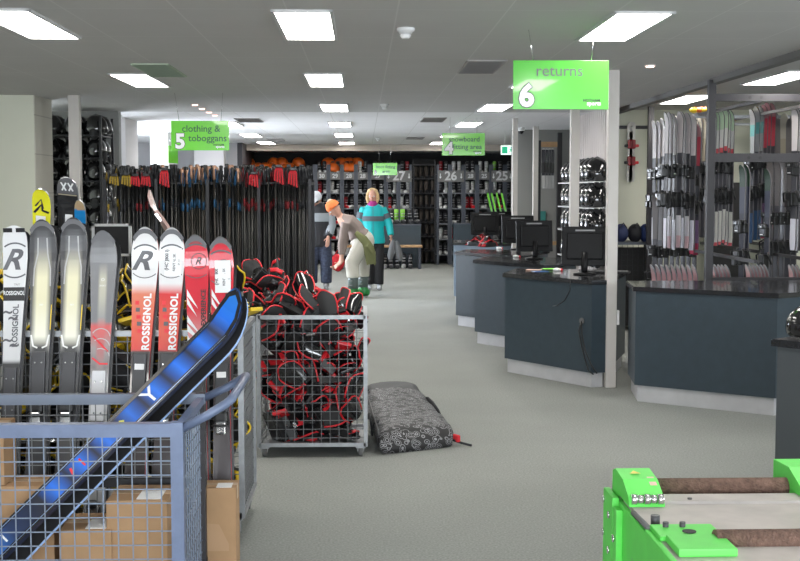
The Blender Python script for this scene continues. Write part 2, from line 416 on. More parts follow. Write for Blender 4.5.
# ---------------------------------------------------------------- hanging signs
def sign(cx, ctop, y, w_, h_, label, lines, num=None, numsize=.13, wires=((-.2, -.06), (.16, .05)), logo=True, m=green_sign):
    top = P(cx, ctop, y=y); t = thing('hanging_sign', label, 'sign', (top.x, y, top.z-h_))
    MB().span((-w_/2, -.006, 0), (w_/2, .006, h_), m, bev=.002).build('sign_panel', t)
    L = MB()
    for body, x, z, size, mm, bold in lines:
        L.text(body, size, mm, lambda c, x=x, z=z: Vector((c.x+x, -.0075, c.y+z)), bold=bold)
    L.build('sign_lettering', t)
    if num:
        n_ = MB(); nx = -w_/2+numsize*.50; nz = numsize*.47
        n_.text(num, numsize*1.12, letter_black, lambda c: Vector((c.x+nx, -.0082, c.y+nz)), bold=.010*numsize/.13)
        n_.text(num, numsize*1.12, letter_white, lambda c: Vector((c.x+nx, -.0095, c.y+nz)), bold=.006*numsize/.13)
        n_.build('sign_number', t)
    if logo:
        g = MB(); g.text('HOTHAM', .024, letter_black, lambda c: Vector((c.x+w_/2-.105, -.0085, c.y+.055)), bold=.0008, spacing=1.05)
        g.text('sports', .034, letter_white, lambda c: Vector((c.x+w_/2-.09, -.0085, c.y+.036)), bold=.001)
        g.build('sign_logo', t)
    for dx, lean in wires:
        MB().cyl((dx, 0, h_), (dx+lean, 0, CEIL-(top.z-h_)), .0025, chrome, 6).build('hanging_wire', t)
    return t
sign(561, 60.5, 7.5, .587, .297, 'large green hanging sign reading returns with number 6', [('returns', -.01, .232, .098, letter_grey, .0005)], '6', .165, wires=((-.17, -.03), (.185, .02)), m=mat('dimmed_green_panel', (.085, .46, .05), .14, coat=.5))  # same lime green as the others, missing backlight put into the darker colour
sign(200, 120.8, 12.4, .58, .296, 'green hanging sign reading clothing and toboggans with number 5', [('clothing &', .01, .215, .094, letter_dark, .001), ('toboggans', .075, .12, .094, letter_dark, .001)], '5', .18, wires=((-.21, -.04), (.21, .02)))
sign(463.5, 133, 16.4, .575, .30, 'green hanging sign for the fitting area with number 4', [('snowboard', .01, .215, .092, letter_dark, .001), ('fitting area', .05, .115, .092, letter_dark, .001)], '4', .19, wires=((-.18, 0), (.18, 0)))
sign(385, 163, 25.3, .5, .25, 'small green sign hanging in front of the far boot racks', [('boot fitting', .01, .17, .09, letter_dark, .001), ('area', .02, .075, .09, letter_dark, .001)], '3', .10, logo=False, wires=((-.12, 0), (.12, 0)))
def edge_sign(px, py, y, h_, label):
    top = P(px, py, y=y); t = thing('hanging_sign', label, 'sign', (top.x, y, top.z-h_), math.radians(84))
    MB().span((-.29, -.006, 0), (.29, .006, h_), green_sign, bev=.002).build('sign_panel', t)
    for dx in (-.18, .18): MB().cyl((dx, 0, h_), (dx, 0, CEIL-(top.z-h_)), .003, chrome, 6).build('hanging_wire', t)
edge_sign(173, 146, 20.0, .28, 'green hanging sign seen almost edge-on near the white pier')
edge_sign(522, 160, 22.0, .24, 'green hanging sign seen edge-on beside the second post')
# exit sign
p = P(511, 145.5, y=20.0); t = thing('exit_sign', 'white and green illuminated running-man exit sign', 'exit sign', (p.x, 20.0, p.z-.15))
MB().span((-.165, -.02, 0), (.165, .02, .15), mat('exit_white', (.8, .85, .82), .4, emit=(.8, 1, .9), es=.5), bev=.004).build('sign_box', t)
eg = mat('exit_green', (.0, .35, .15), .4, emit=(0, .5, .25), es=.3)
g = MB()
for a, b in ((-.15, -.06), (.06, .15)): g.span((a, -.023, .02), (b, -.021, .13), eg)
g.sphere((.0, -.022, .115), (.011, .003, .011), eg)
g.tube([(0, -.022, .1), (-.005, -.022, .065)], .009, eg); g.tube([(-.005, -.022, .065), (.02, -.022, .045), (.015, -.022, .02)], .006, eg)
g.tube([(-.005, -.022, .065), (-.025, -.022, .045), (-.04, -.022, .04)], .006, eg); g.tube([(-.03, -.022, .08), (0, -.022, .095), (.028, -.022, .08)], .005, eg)
g.build('exit_symbol', t)
for dx in (-.1, .1): MB().cyl((dx, 0, .15), (dx, 0, CEIL-(p.z-.15)), .004, white, 6).build('hanging_wire', t)
# ---------------------------------------------------------------- rental counters
CT = .89
def inset(poly, d):
    n = len(poly); cx = sum(p[0] for p in poly)/n; cy = sum(p[1] for p in poly)/n; out = []
    for i in range(n):
        p0, p1, p2 = Vector(poly[i-1]), Vector(poly[i]), Vector(poly[(i+1) % n])
        a = (p1-p0).normalized(); b = (p2-p1).normalized()
        na = Vector((-a.y, a.x)); nb = Vector((-b.y, b.x))          # inward for counter-clockwise
        bis = (na+nb).normalized(); k = d/max(.35, bis.dot(na)); q = p1+bis*k; out.append((q.x, q.y))
    return out
def counter(poly, label, top=CT, body=laminate, kick=.125, group='checkout counters along the aisle'):
    ox, oy = poly[0]; pl = [(x-ox, y-oy) for x, y in poly]
    t = thing('service_counter', label, 'counter', (ox, oy, 0), 0, group)
    MB().prism(inset(pl, .03), 0, kick, kick_m).build('kick_plate', t)
    b = MB(); b.prism(inset(pl, .004), kick, top-.035, body)
    b.build('counter_body', t)
    w = MB(); w.prism(inset(pl, -.018), top-.035, top-.006, worktop_m); w.prism(inset(pl, -.012), top-.006, top, worktop_m); w.build('worktop', t)
    return t
sh = [(0, 0), (.61, -.92), (.74, -.89), (1.17, .35), (.2, .65)]
c1 = counter([(1.262+a, 10.83+b) for a, b in sh], 'dark blue-grey service counter nearest the pale post, cable hanging down its front')
c2 = counter([(1.185+a, 12.92+b) for a, b in sh], 'dark service counter second from the pale post')
c3 = counter([(1.115+a, 14.65+b) for a, b in sh], 'dark service counter with the red straps piled on top')
c4 = counter([(1.29, 17.3), (1.95, 16.95), (2.6, 17.6), (2.6, 18.2), (1.35, 18.2)], 'blue-grey service counter farthest down the aisle, coloured pale as lit', body=laminate_lit)
c5 = counter([(2.085, 9.26), (2.965, 8.61), (3.6, 9.0), (5.2, 9.4), (5.2, 9.85), (2.16, 9.85)], 'wide dark blue-grey counter with silver kick plate before the ski racks', kick=.13)
# nearer counter end at the right edge
c6 = counter([(2.03, 5.90), (2.62, 5.12), (3.3, 5.6), (2.72, 6.4)], 'dark counter end cut by the right edge of the frame, behind the green machine', top=.895, body=mat('grey_laminate', (.06, .068, .074), .5))
# glossy black helmet on it
def helmet_parts(t, m, r=.12, lining=matte_black):
    b = MB(); b2 = bmesh.new(); bmesh.ops.create_uvsphere(b2, u_segments=18, v_segments=12, radius=1)
    for v in list(b2.verts):
        x, y, z = v.co
        if z < -.35: z = -.35-(z+.35)*.15*(-1)
        v.co = (x*r*.92, y*r*1.08, (z+.35)*r*.95)
    b.merge(b2, m, True)
    b.tube([(-r*.7, -r*.82, r*.14), (0, -r*1.16, r*.2), (r*.7, -r*.82, r*.14)], (.012, .006), m, n=6)
    b.build('helmet_shell', t)
    e = MB()
    for s in (-1, 1): e.sphere((s*r*.80, .01, -.005), (r*.16, r*.42, r*.42), lining, 10, 6)
    e.build('ear_pads', t)
    v = MB()
    for s in (-1, 0, 1): v.tube([(s*r*.34, -r*.55, r*(1.13 if s == 0 else 1.03)), (s*r*.36, .0, r*(1.285 if s == 0 else 1.21)), (s*r*.34, r*.5, r*(1.15 if s == 0 else 1.06))], (.007, .004), grey_letter2, n=6)
    v.build('vents', t)
    return t
grey_letter2 = mat('vent_mesh', (.09, .09, .09), .6)
p = P(797, 343, y=5.8)
t = helmet_parts(thing('helmet', 'glossy black helmet lying on the counter end at the right edge', 'helmet', (2.20, 5.86, CT+.025), 1.2), gloss_black, .125)

# screens on the counters (backs turned to the viewer)
mon_m = mat('monitor_shell', (.008, .008, .009), .35)
mon_m.node_tree.nodes['Principled BSDF'].inputs['Specular IOR Level'].default_value = .15
def monitor(px, y, wid, hgt, rz, label, group='counter monitors', zb=CT, stand=.09, tilt=-.12):
    q = P(px, 200, y=y); t = thing('monitor', label, 'monitor', (q.x, y, zb), rz, group)
    R_ = Matrix.Rotation(tilt, 3, 'X')
    b = MB(); c = Vector((0, 0, stand+hgt/2)); b.box(c, (wid, .022, hgt), mon_m, rot=R_, bev=.006)
    b.box(c+R_ @ Vector((0, -.018, .0)), (wid*.78, .03, hgt*.68), mon_m, rot=R_, bev=.012); b.build('monitor_shell', t)
    MB().box(c+R_ @ Vector((0, -.013, hgt*.40)), (wid*.42, .006, .014), mat('port_strip', (.25, .25, .26), .3), rot=R_).build('port_strip', t)
    MB().box(c+R_ @ Vector((0, .0125, 0)), (wid*.9, .003, hgt*.85), mat('screen', (.03, .04, .06), .1), rot=R_).build('screen', t)
    s = MB(); s.tube([(0, -.03, .015), (0, -.055, stand*.6), (0, -.035, stand+hgt*.35)], (.016, .03), mon_m, n=8, ref=(0, 1, 0)); s.build('stand_neck', t)
    MB().tube([(0, -.01, 0), (0, -.01, .012), (0, -.01, .02)], [.10, .10, .05], mon_m, n=24).build('stand_base', t)
    return t
monitor(585.5, 10.62, .405, .345, -.25, 'black monitor on the counter nearest the pale post, leftmost edge clear of it', stand=.075)
monitor(534.5, 13.05, .40, .335, .12, 'black monitor on the second counter, in front of its neighbour', stand=.08)
monitor(518, 15.2, .41, .345, .1, 'black monitor half hidden behind the one on the second counter', stand=.08)
monitor(485, 17.7, .41, .33, 0, 'black monitor farthest down the row, above the red straps', stand=.09)
monitor(500, 17.95, .36, .33, .2, 'dark monitor tucked behind the farthest monitor', stand=.1)
# screen with a pale frame behind the ski bins
t = thing('display_board', 'dark screen in a thin pale frame behind the standing grey skis', 'screen', (P(112, 240, y=7.0).x, 7.0, 0))
q = P(112, 240, y=7.0).z
MB().span((-.10, -.006, q-.078), (.10, .006, q+.078), matte_black).build('screen', t)
f = MB()
for s in (-1, 1): f.span((s*.104-.008, -.012, q-.092), (s*.104+.008, .01, q+.092), trim_w); f.span((-.112, -.012, q+s*.085-.007), (.112, .01, q+s*.085+.007), trim_w)
f.build('screen_frame', t)
MB().bar((0, .02, 0), (0, .02, q), .03, dark_steel).build('stand_pole', t)
MB().tube([(0, .02, 0), (0, .02, .02)], .16, dark_steel, n=20).build('stand_base', t)

# things on the counters
def mouse(px, py, z, label):
    q = P(px, py, z=z); t = thing('computer_mouse', label, 'computer mouse', (q.x, q.y, z), .5, 'computer mice')
    MB().sphere((0, 0, .012), (.028, .05, .018), mat('mouse_white', (.75, .75, .75), .3), 12, 8).build('mouse_body', t)
    MB().sphere((.03, -.0, .01), (.022, .04, .014), red, 12, 8).build('mouse_side', t)
mouse(557, 271, CT, 'white and red mouse on the nearest counter beside the cards')
mouse(516, 257.5, CT, 'white and red mouse on the second counter')
mouse(499, 249, CT, 'white and red mouse on the counter with the red straps')
for k, (px, py, m_, rz, l) in enumerate(((540, 271.5, blue_m, .2, 'blue flyer lying on the nearest counter'), (534, 270.5, mat('peach_card', (.7, .45, .35), .6), -.3, 'peach card at the left of the nearest counter'), (550, 270, lime, .1, 'lime green card by the mouse on the nearest counter'))):
    q = P(px, py, z=CT); o = MB().span((-.07, -.05, 0), (.07, .05, .003+.001*k), m_).build('paper_card'); o.location = (q.x, q.y, CT+.0045*k); o.rotation_euler[2] = rz; tag(o, l, 'card', 'cards on the nearest counter')
q = P(597, 274, z=CT)
t = thing('keyboard', 'dark keyboard behind the pale post on the nearest counter', 'keyboard', (q.x+.12, q.y+.15, CT), -.4)
MB().span((-.2, -.06, 0), (.2, .06, .014), matte_black, bev=.004).build('keyboard_body', t)
kk = MB()
for i in range(14):
    for j in range(4): kk.span((-.19+i*.027, -.05+j*.026, .014), (-.19+i*.027+.022, -.05+j*.026+.021, .02), mat('grey_key', (.12, .12, .12), .5))
kk.build('keys', t)
# cable through a round hole in the near counter's front, at (582,321)
u = Vector((.61, -.92)).normalized(); nrm = Vector((u.y, -u.x))
def on_front(px, py):
    d = ray(px, py); A = Vector((1.262, 10.83)); a, b, c_, e_ = d.x, -u.x, d.y, -u.y
    det = a*e_-b*c_; t_ = (A.x*e_-b*A.y)/det; return Vector((0, 0, CH))+d*t_
h = on_front(582, 321); N3 = Vector((-abs(nrm.x), -abs(nrm.y), 0))
g = MB(); g.tube([h+N3*.0, h+N3*.008], .028, rubber, n=16); o = g.build('cable_hole'); o.parent = c1; o.matrix_parent_inverse = Matrix.Translation(-c1.location)
cb = MB(); pts = [h+N3*.01]+[on_front(px, py)+N3*.03 for px, py in ((581.5, 331), (584, 345), (588, 360), (591, 370), (596, 374))]
cb.tube(pts, .006, black, n=6); cb.tube([h+N3*.01]+[on_front(px, py)+N3*.035 for px, py in ((585, 334), (588, 350), (594, 364), (600, 373))], .006, black, n=6)
tag(cb.build('power_cable'), 'black cables hanging from the hole in the nearest counter front', 'cable')
cb = MB(); cb.tube([on_front(px, py)+N3*.024 for px, py in ((573, 279), (572, 290), (567, 300), (560, 305), (555, 306))], .004, black, n=6)
tag(cb.build('thin_cable'), 'thin black cable dangling over the nearest counter edge', 'cable')

# ---------------------------------------------------------------- snowboard bindings for the wire bins
def binding(kind, trimm, label, group):
    t = thing('snowboard_binding', label, 'snowboard binding', (0, 0, 0), 0, group)
    b = MB(); b.span((-.045, -.11, 0), (.045, .10, .022), trimm if kind else black, bev=.006)
    for s in (-1, 1): b.span((s*.052-.008, -.09, 0), (s*.052+.008, .10, .05), black, bev=.004)
    b.build('baseplate', t)
    hb = MB(); n = 9; rows = 6; vs = []; fs = []
    for i in range(rows+1):
        z = .02+.15*i/rows; ww = .058+.018*math.sin(PI*min(1, i/rows*.8)); 
        if i == rows: ww *= .72
        for j in range(n):
            a = -1+2*j/(n-1); vs.append((ww*a, .10+.035*(1-a*a)+.02*i/rows, z+(.03*(1-a*a) if i == rows else 0)))
    fs = [[i*n+j, i*n+j+1, (i+1)*n+j+1, (i+1)*n+j] for i in range(rows) for j in range(n-1)]
    hb.poly(vs, fs, gloss_black if kind else matte_black, True)
    h_ = hb.build('highback', t)
    border = [vs[i*n] for i in range(rows+1)]+[vs[rows*n+j] for j in range(1, n)]+[vs[i*n+n-1] for i in range(rows-1, -1, -1)]
    MB().tube(border, .0058, trimm, n=5).build('highback_trim', h_)
    for nm, yy, hh, ww, mm in (('ankle_strap', .03, .10, .022, trimm if kind else black), ('toe_strap', -.07, .055, .016, black if kind else trimm)):
        s_ = MB(); s_.tube([(-.056, yy, .03), (-.05, yy-.01, hh*.75), (0, yy-.02, hh), (.05, yy-.01, hh*.75), (.056, yy, .03)], (ww*.2, ww), mm, n=6, ref=(0, 0, 1)); s_.build(nm, t)
    MB().box((.055, .02, .07), (.014, .035, .022), chrome, bev=.003).build('buckle', t)
    return t

# ---------------------------------------------------------------- wire bins
def panel_grid(mb, a, b, c, cell, r, m):
    """grid of wires on the rectangle a-b (width) a-c (height)"""
    a, b, c = Vector(a), Vector(b), Vector(c); n1 = max(1, round((b-a).length/cell)); n2 = max(1, round((c-a).length/cell))
    for i in range(1, n1): q = a+(b-a)*i/n1; mb.tube([q, q+(c-a)], r, m, n=4, smooth=False)
    for i in range(1, n2): q = a+(c-a)*i/n2; mb.tube([q, q+(b-a)], r, m, n=4, smooth=False)
def wire_bin(label, x0, x1, y0, y1, z0, z1, fm, wm, cell=.052, r=.0028, tube=.026, wheel=.045, group='wire bins on wheels'):
    t = thing('wire_bin', label, 'wire bin', ((x0+x1)/2, (y0+y1)/2, 0), 0, group)
    W_, D_ = (x1-x0)/2-tube/2, (y1-y0)/2-tube/2
    f = MB()
    for sx in (-1, 1):
        for sy in (-1, 1): f.bar((sx*W_, sy*D_, z0), (sx*W_, sy*D_, z1), tube, fm)
    for z in (z0+tube/2, z1-tube/2):
        for s in (-1, 1):
            f.bar((-W_, s*D_, z), (W_, s*D_, z), tube, fm); f.bar((s*W_, -D_, z), (s*W_, D_, z), tube, fm)
    f.build('bin_frame', t)
    for nm, a, b in (('front_mesh', (-W_, -D_, z0), (W_, -D_, z0)), ('rear_mesh', (-W_, D_, z0), (W_, D_, z0)), ('side_mesh', (-W_, -D_, z0), (-W_, D_, z0)), ('side_mesh', (W_, -D_, z0), (W_, D_, z0))):
        g = MB(); panel_grid(g, a, b, (a[0], a[1], z1), cell, r, wm); g.build(nm, t)
    MB().span((-W_, -D_, z0), (W_, D_, z0+.006), fm).build('bin_floor', t)
    for sx in (-1, 1):
        for sy in (-1, 1):
            c = MB(); x, y = sx*(W_-.03), sy*(D_-.03)
            c.box((x, y, z0-.006), (.06, .06, .012), fm); c.box((x-.018, y, (z0+wheel)/2), (.005, .03, z0-wheel*.6), fm); c.box((x+.018, y, (z0+wheel)/2), (.005, .03, z0-wheel*.6), fm)
            o = c.build('caster', t)
            MB().tube([(x-.012, y, wheel), (x+.012, y, wheel)], wheel, rubber, n=16).build('wheel', o)
    return t
red_x0 = P(256.5, 380, y=7.35).x; red_x1 = P(367.5, 380, y=7.35).x
wire_bin('silver wire bin full of red and black bindings beside the black bag', red_x0, red_x1, 7.35, 7.97, .065, .87, steel, wire_m, wheel=.035, r=.0023, tube=.024)
yx1 = -.548
wire_bin('silver wire bin of yellow and black bindings behind the standing skis', -1.76, yx1, 5.56, 6.20, .11, .985, steel, wire_m, wheel=.045)

def pile(proto_list, x0, x1, y0, y1, z0, z1, nx, ny, nz, lab, heap=None):
    k = 0
    dx, dy, dz = (x1-x0)/nx, (y1-y0)/ny, (z1-z0)/nz
    for iz in range(nz):
        for iy in range(ny):
            for ix in range(nx):
                x = x0+dx*(ix+.5)+random.uniform(-.02, .02); y = y0+dy*(iy+.5)+random.uniform(-.015, .015); z = z0+dz*(iz+.45)
                pr = random.choice(proto_list)
                e = Euler((random.uniform(-1.3, 1.3), random.uniform(-1.0, 1.0), random.uniform(-PI, PI)))
                off = e.to_matrix() @ Vector((0, .01, .075))
                o = dup(pr, Vector((x, y, z))-off, e, label=lab(ix, iy, iz, nx, ny, nz)); k += 1
    return k
rb = [binding(0, red, 'x', 'red and black bindings in the wire bin'), binding(1, red, 'x', 'red and black bindings in the wire bin')]
cloudy = mat('smoky_plastic', (.05, .05, .05), .2)
wx = ['at the left', 'in the middle', 'at the right']
def lab_r(ix, iy, iz, nx, ny, nz):
    return 'red-trimmed black binding, %s third of the bin beside the bag, %s' % (['upper', 'middle', 'lower'][2-min(2, iz*3//nz)], wx[ix*3//nx])
pile(rb, red_x0+.10, red_x1-.10, 7.44, 7.86, .13, .86, 5, 2, 7, lab_r)
# the heap above the rim
def heap_at(protos, px, py, y, lab, e=None):
    q = P(px, py, y=y); e = e or Euler((random.uniform(-.5, .9), random.uniform(-.5, .5), random.uniform(-PI, PI)))
    off = e.to_matrix() @ Vector((0, .03, .09))
    o = dup(random.choice(protos), q-off, e, label=lab); o.scale = (.88,)*3; return o
back3 = 'red-trimmed black binding high on the heap, left end above the rim'
hp = [(262, 283, 7.8, 0), (259, 275, 7.85, 0), (268, 274, 7.8, 0), (272, 285, 7.7, 0), (262, 294, 7.6, 0), (277, 295, 7.62, 1), (284, 297, 7.55, 1), (300, 288, 7.8, 1), (307, 291, 7.75, 1), (294, 296, 7.7, 1),
      (290, 301, 7.52, 1), (302, 306, 7.52, 1), (318, 300, 7.75, 2), (316, 306, 7.55, 2), (328, 307, 7.55, 2), (325, 303, 7.8, 2), (345, 308, 7.6, 2), (352, 306, 7.7, 2), (338, 308, 7.75, 2), (272, 305, 7.5, 0), (262, 306, 7.5, 0)]
hl = ['red-trimmed black binding heaped above the bin rim at its left end', 'red-trimmed black binding heaped above the bin rim in the middle', 'red-trimmed black binding heaped above the bin rim at its right end']
for px, py, y, g_ in hp: heap_at(rb, px, py, y, hl[g_], Euler((random.uniform(-1.3, 1.3), random.uniform(-.9, .9), random.uniform(1.6, 4.7))))
# behind it a further dark heap of bindings showing between the bins (left of the red bin)
yb = [binding(0, yellow, 'x', 'yellow and black bindings in the wire bin'), binding(1, yellow, 'x', 'yellow and black bindings in the wire bin')]
pos6 = ['at the far left', 'left of the middle', 'in the middle', 'right of the middle', 'towards the right', 'at the right end']
def lab_y(ix, iy, iz, nx, ny, nz):
    return 'yellow and black binding, bin behind the skis, %s, %s' % (pos6[ix*6//nx], ['low down', 'halfway up', 'near the top'][iz*3//nz])
pile(yb, -1.70, yx1-.09, 5.66, 6.1, .17, .95, 7, 2, 6, lab_y)
for px, py, y in ((8, 300, 5.9), (30, 296, 5.95), (57, 300, 5.9), (92, 296, 6.0), (110, 300, 5.85), (124, 292, 6.0), (128, 305, 5.8), (189, 300, 5.95), (214, 305, 5.85), (236, 300, 5.9), (232, 290, 6.0), (4, 290, 6.0), (60, 288, 6.0), (124, 270, 6.1), (100, 285, 6.0), (3, 268, 6.1), (60, 272, 6.1)):
    heap_at(yb, px, py, y, 'yellow and black binding heaped above its bin, %s' % ('far left' if px < 40 else 'between the grey skis' if px < 100 else 'beside the white skis' if px < 180 else 'behind the red skis'))
for pr in rb+yb:
    for ch in list(pr.children):
        for c2_ in list(ch.children): bpy.data.objects.remove(c2_)
        bpy.data.objects.remove(ch)
    bpy.data.objects.remove(pr)

# front bin: blue-grey painted open trolley with the push handle
tx1 = -.653; tx0 = -1.95
t = thing('wire_trolley', 'blue-grey painted wire trolley in the left foreground holding a ski', 'wire trolley', (tx1, 4.4, 0))
D = .62; f = MB(); ty = .045
wx_ = tx0-tx1
f.bar((-.022, 0, .05), (-.022, 0, .785), .046, blue_paint); f.bar((wx_, 0, .05), (wx_, 0, .785), .045, blue_paint)
f.bar((wx_, 0, .757), (0, 0, .757), .048, blue_paint); f.bar((wx_, 0, .07), (0, 0, .07), .04, blue_paint)
f.build('front_frame', t)
g = MB(); panel_grid(g, (wx_, 0, .07), (-.03, 0, .07), (wx_, 0, .745), .0535, .0028, pale_wire); g.build('front_mesh', t)
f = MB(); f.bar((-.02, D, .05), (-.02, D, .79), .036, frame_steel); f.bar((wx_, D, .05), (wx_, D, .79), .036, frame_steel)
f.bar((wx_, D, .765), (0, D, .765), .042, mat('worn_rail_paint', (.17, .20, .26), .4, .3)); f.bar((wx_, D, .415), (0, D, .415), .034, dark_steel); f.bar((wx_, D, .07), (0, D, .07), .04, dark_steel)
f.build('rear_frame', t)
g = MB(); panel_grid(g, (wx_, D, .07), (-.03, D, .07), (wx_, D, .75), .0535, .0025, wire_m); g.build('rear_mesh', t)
for x_ in (-.02, wx_):
    for z_ in (.757, .07): MB().bar((x_, 0, z_), (x_, D, z_), .03, blue_paint).build('side_rail', t)
g = MB(); panel_grid(g, (-.02, 0, .07), (-.02, D, .07), (-.02, 0, .75), .0535, .003, pale_wire); g.build('side_mesh', t)
MB().span((wx_, 0, .085), (-.02, D, .095), mat('trolley_floor', (.10, .11, .13), .6)).build('trolley_floor', t)
h = MB(); h.tube([(-.01, .0, .757), (.09, 0, .81), (.155, 0, .85), (.172, .03, .862), (.178, .3, .87), (.172, .59, .862), (.155, .62, .85), (.09, .62, .81), (-.01, .62, .765)], .0165, blue_paint, n=10); h.build('push_handle', t)
for x in (wx_+.05, -.07):
    for y in (.05, D-.05):
        c = MB(); c.span((x-.02, y-.02, .04), (x+.02, y+.02, .06), dark_steel); o = c.build('caster', t); MB().tube([(x-.012, y, .032), (x+.012, y, .032)], .032, rubber, n=14).build('wheel', o)
# cardboard boxes
def carton(name, label, cx, cy, z, w_, d_, h_, rz=0, paperlabel=True, flap=False, cat='cardboard box'):
    t = thing(name, label, cat, (cx, cy, z), rz, 'cardboard boxes')
    MB().span((-w_/2, -d_/2, 0), (w_/2, d_/2, h_), cardboard, bev=.003).build('box_body', t)
    tp = MB(); tp.span((-w_/2-.0008, -.022, h_-.06), (w_/2+.0008, .022, h_+.001), tape); tp.build('packing_tape', t)
    if paperlabel: MB().span((-w_*.02, -d_*.42, h_), (w_*.38, d_*.1, h_+.0016), paper).build('address_label', t)
    if flap: 
        f = MB(); f.poly([(-w_/2+.005, -d_/2-.004, h_*.62), (-w_/2+.09, -d_/2-.006, h_*.60), (w_/2-.03, -d_/2-.005, h_*.38), (w_/2-.03, -d_/2-.005, h_*.30), (-w_/2+.005, -d_/2-.004, h_*.30)], [[0, 1, 2, 3, 4]], mat('cardboard_patch', (.40, .25, .14), .8)); f.build('cardboard_patch', t)
    return t
carton('cardboard_box', 'cardboard box with white label standing right of the blue-grey trolley', -.615, 5.12, 0, .16, .15, .38, 0, True, True)
carton('cardboard_box', 'cardboard box with address label inside the trolley near its right end', P(141, 520, y=4.78).x, 4.82, .096, .235, .26, .325, 0)
carton('cardboard_box', 'low cardboard box in the middle of the trolley floor', P(86, 540, y=4.7).x, 4.80, .096, .20, .26, .215, .03)
carton('cardboard_box', 'cardboard box at the left end of the trolley', P(24, 520, y=4.8).x, 4.89, .096, .24, .20, .36, 0, False)
b_ = P(3, 440, y=4.9); carton('cardboard_box', 'upright brown box at the left edge stacked on the leftmost box', b_.x-.03, 4.89, .457, .12, .17, .24, 0, False)

# ---------------------------------------------------------------- skis
def ski_mesh(L, wt, ww, wl, top, base, edge, rise=.05, squash=1.0, th=.011, tipl=.14, twin=False):
    mb = MB(); n = 26; st = []
    for i in range(n+1):
        s = i/n; s = s if i < 14 else s
        z = L*(1-(1-s)**1.6) if s < 1 else L
        if z < .06: w_ = wl*(.75+.25*(z/.06)**.5)
        elif z < .5*L: w_ = wl+(ww-wl)*(math.sin(PI*.5*(z-.06)/(.5*L-.06)))
        elif z < L-tipl: w_ = ww+(wt-ww)*((z-.5*L)/(.5*L-tipl))**1.7
        else:
            q = (z-(L-tipl))/tipl; w_ = wt*math.sqrt(max(0.0, 1-q**(2.6*squash)))
            if i == n: w_ = wt*.12
        q = max(0, (z-(L-tipl*1.35))/(tipl*1.35)); y = -rise*q*q
        st.append((z, w_/2, y))
    vs = []; 
    for z, w_, y in st: vs += [(-w_, y-th/2, z), (w_, y-th/2, z), (w_+.0015, y+th/2, z), (-w_-.0015, y+th/2, z)]
    f_top = [[i*4, i*4+1, i*4+5, i*4+4] for i in range(n)]; f_base = [[i*4+2, i*4+3, i*4+7, i*4+6] for i in range(n)]
    f_edge = [[i*4+1, i*4+2, i*4+6, i*4+5] for i in range(n)]+[[i*4+3, i*4, i*4+4, i*4+7] for i in range(n)]+[[0, 3, 2, 1], [n*4, n*4+1, n*4+2, n*4+3]]
    bv = [mb.bm.verts.new(v) for v in vs]
    for fs, m in ((f_top, top), (f_base, base), (f_edge, edge)):
        k = mb.mi(m)
        for f in fs: fc = mb.bm.faces.new([bv[j] for j in f]); fc.material_index = k
    def surf(u, z, lift=.001):
        zz = min(L, max(0, z)); q = max(0, (zz-(L-tipl*1.35))/(tipl*1.35)); return Vector((u, -rise*q*q-th/2-lift, zz))
    return mb, surf
def orient(root, base_pt, tip_pt, yref=(0, 1, 0), flip=False):
    z = (Vector(tip_pt)-Vector(base_pt)).normalized(); x = Vector(yref).cross(z).normalized(); y = z.cross(x)
    if flip: x, y = -x, -y
    m = Matrix((x, y, z)).transposed(); root.location = base_pt; root.rotation_euler = m.to_euler()
def plane_pt(px, py, y0, k):                      # point of the leaning plane y = y0 + k z on the pixel's ray
    d = ray(px, py); t_ = (y0+k*CH)/(d.y-k*d.z); return Vector((0, 0, CH))+d*t_
Y0, K = 5.27, .255
edge_m = mat('ski_edge', (.35, .36, .38), .3, .6); base_m = mat('ski_base', (.02, .02, .022), .35)
plate_m = mat('binding_plate', (.045, .045, .05), .35); clear_m = mat('tip_grey', (.16, .16, .17), .2)
def ring(mb, surf, cz, r, m, a0=0, a1=360, th=.0022, lim=.06, cx=0):
    pts = []
    for k in range(49):
        a = math.radians(a0+(a1-a0)*k/48); u_ = cx+r*math.sin(a); z = cz+r*math.cos(a)
        if abs(u_) < lim: pts.append((u_, z))
        else:
            if len(pts) > 1: _strip(mb, surf, pts, th, m)
            pts = []
    if len(pts) > 1: _strip(mb, surf, pts, th, m)
def _strip(mb, surf, pts, th, m):
    vs = []
    for i, (u_, z) in enumerate(pts):
        a = Vector(pts[max(0, i-1)]); b = Vector(pts[min(len(pts)-1, i+1)]); d = (b-a).normalized(); nn = Vector((-d.y, d.x))*th
        vs += [surf(u_+nn.x, z+nn.y, .0012), surf(u_-nn.x, z-nn.y, .0012)]
    mb.poly(vs, [[2*i, 2*i+1, 2*i+3, 2*i+2] for i in range(len(pts)-1)], m)
def quad(mb, surf, u0, z0, u1, z1, m, lift=.0012, shear=0):
    n = 3; vs = []
    for i in range(n+1):
        z = z0+(z1-z0)*i/n; vs += [surf(u0+shear*i/n, z, lift), surf(u1+shear*i/n, z, lift)]
    mb.poly(vs, [[2*i, 2*i+1, 2*i+3, 2*i+2] for i in range(n)], m)
def vtext(mb, surf, body, size, zc, m, uc=0, bold=.0, lift=.0014, sp=1.0, shear=0):
    mb.text(body, size, m, lambda c: surf(uc-c.y+shear*c.x, zc+c.x, lift), bold=bold, spacing=sp)
def htext(mb, surf, body, size, uc, zc, m, bold=0, sx=1.0, lift=.0014, slant=0):
    mb.text(body, size, m, lambda c: surf(uc+c.x*sx+slant*c.y, zc+c.y, lift), bold=bold)

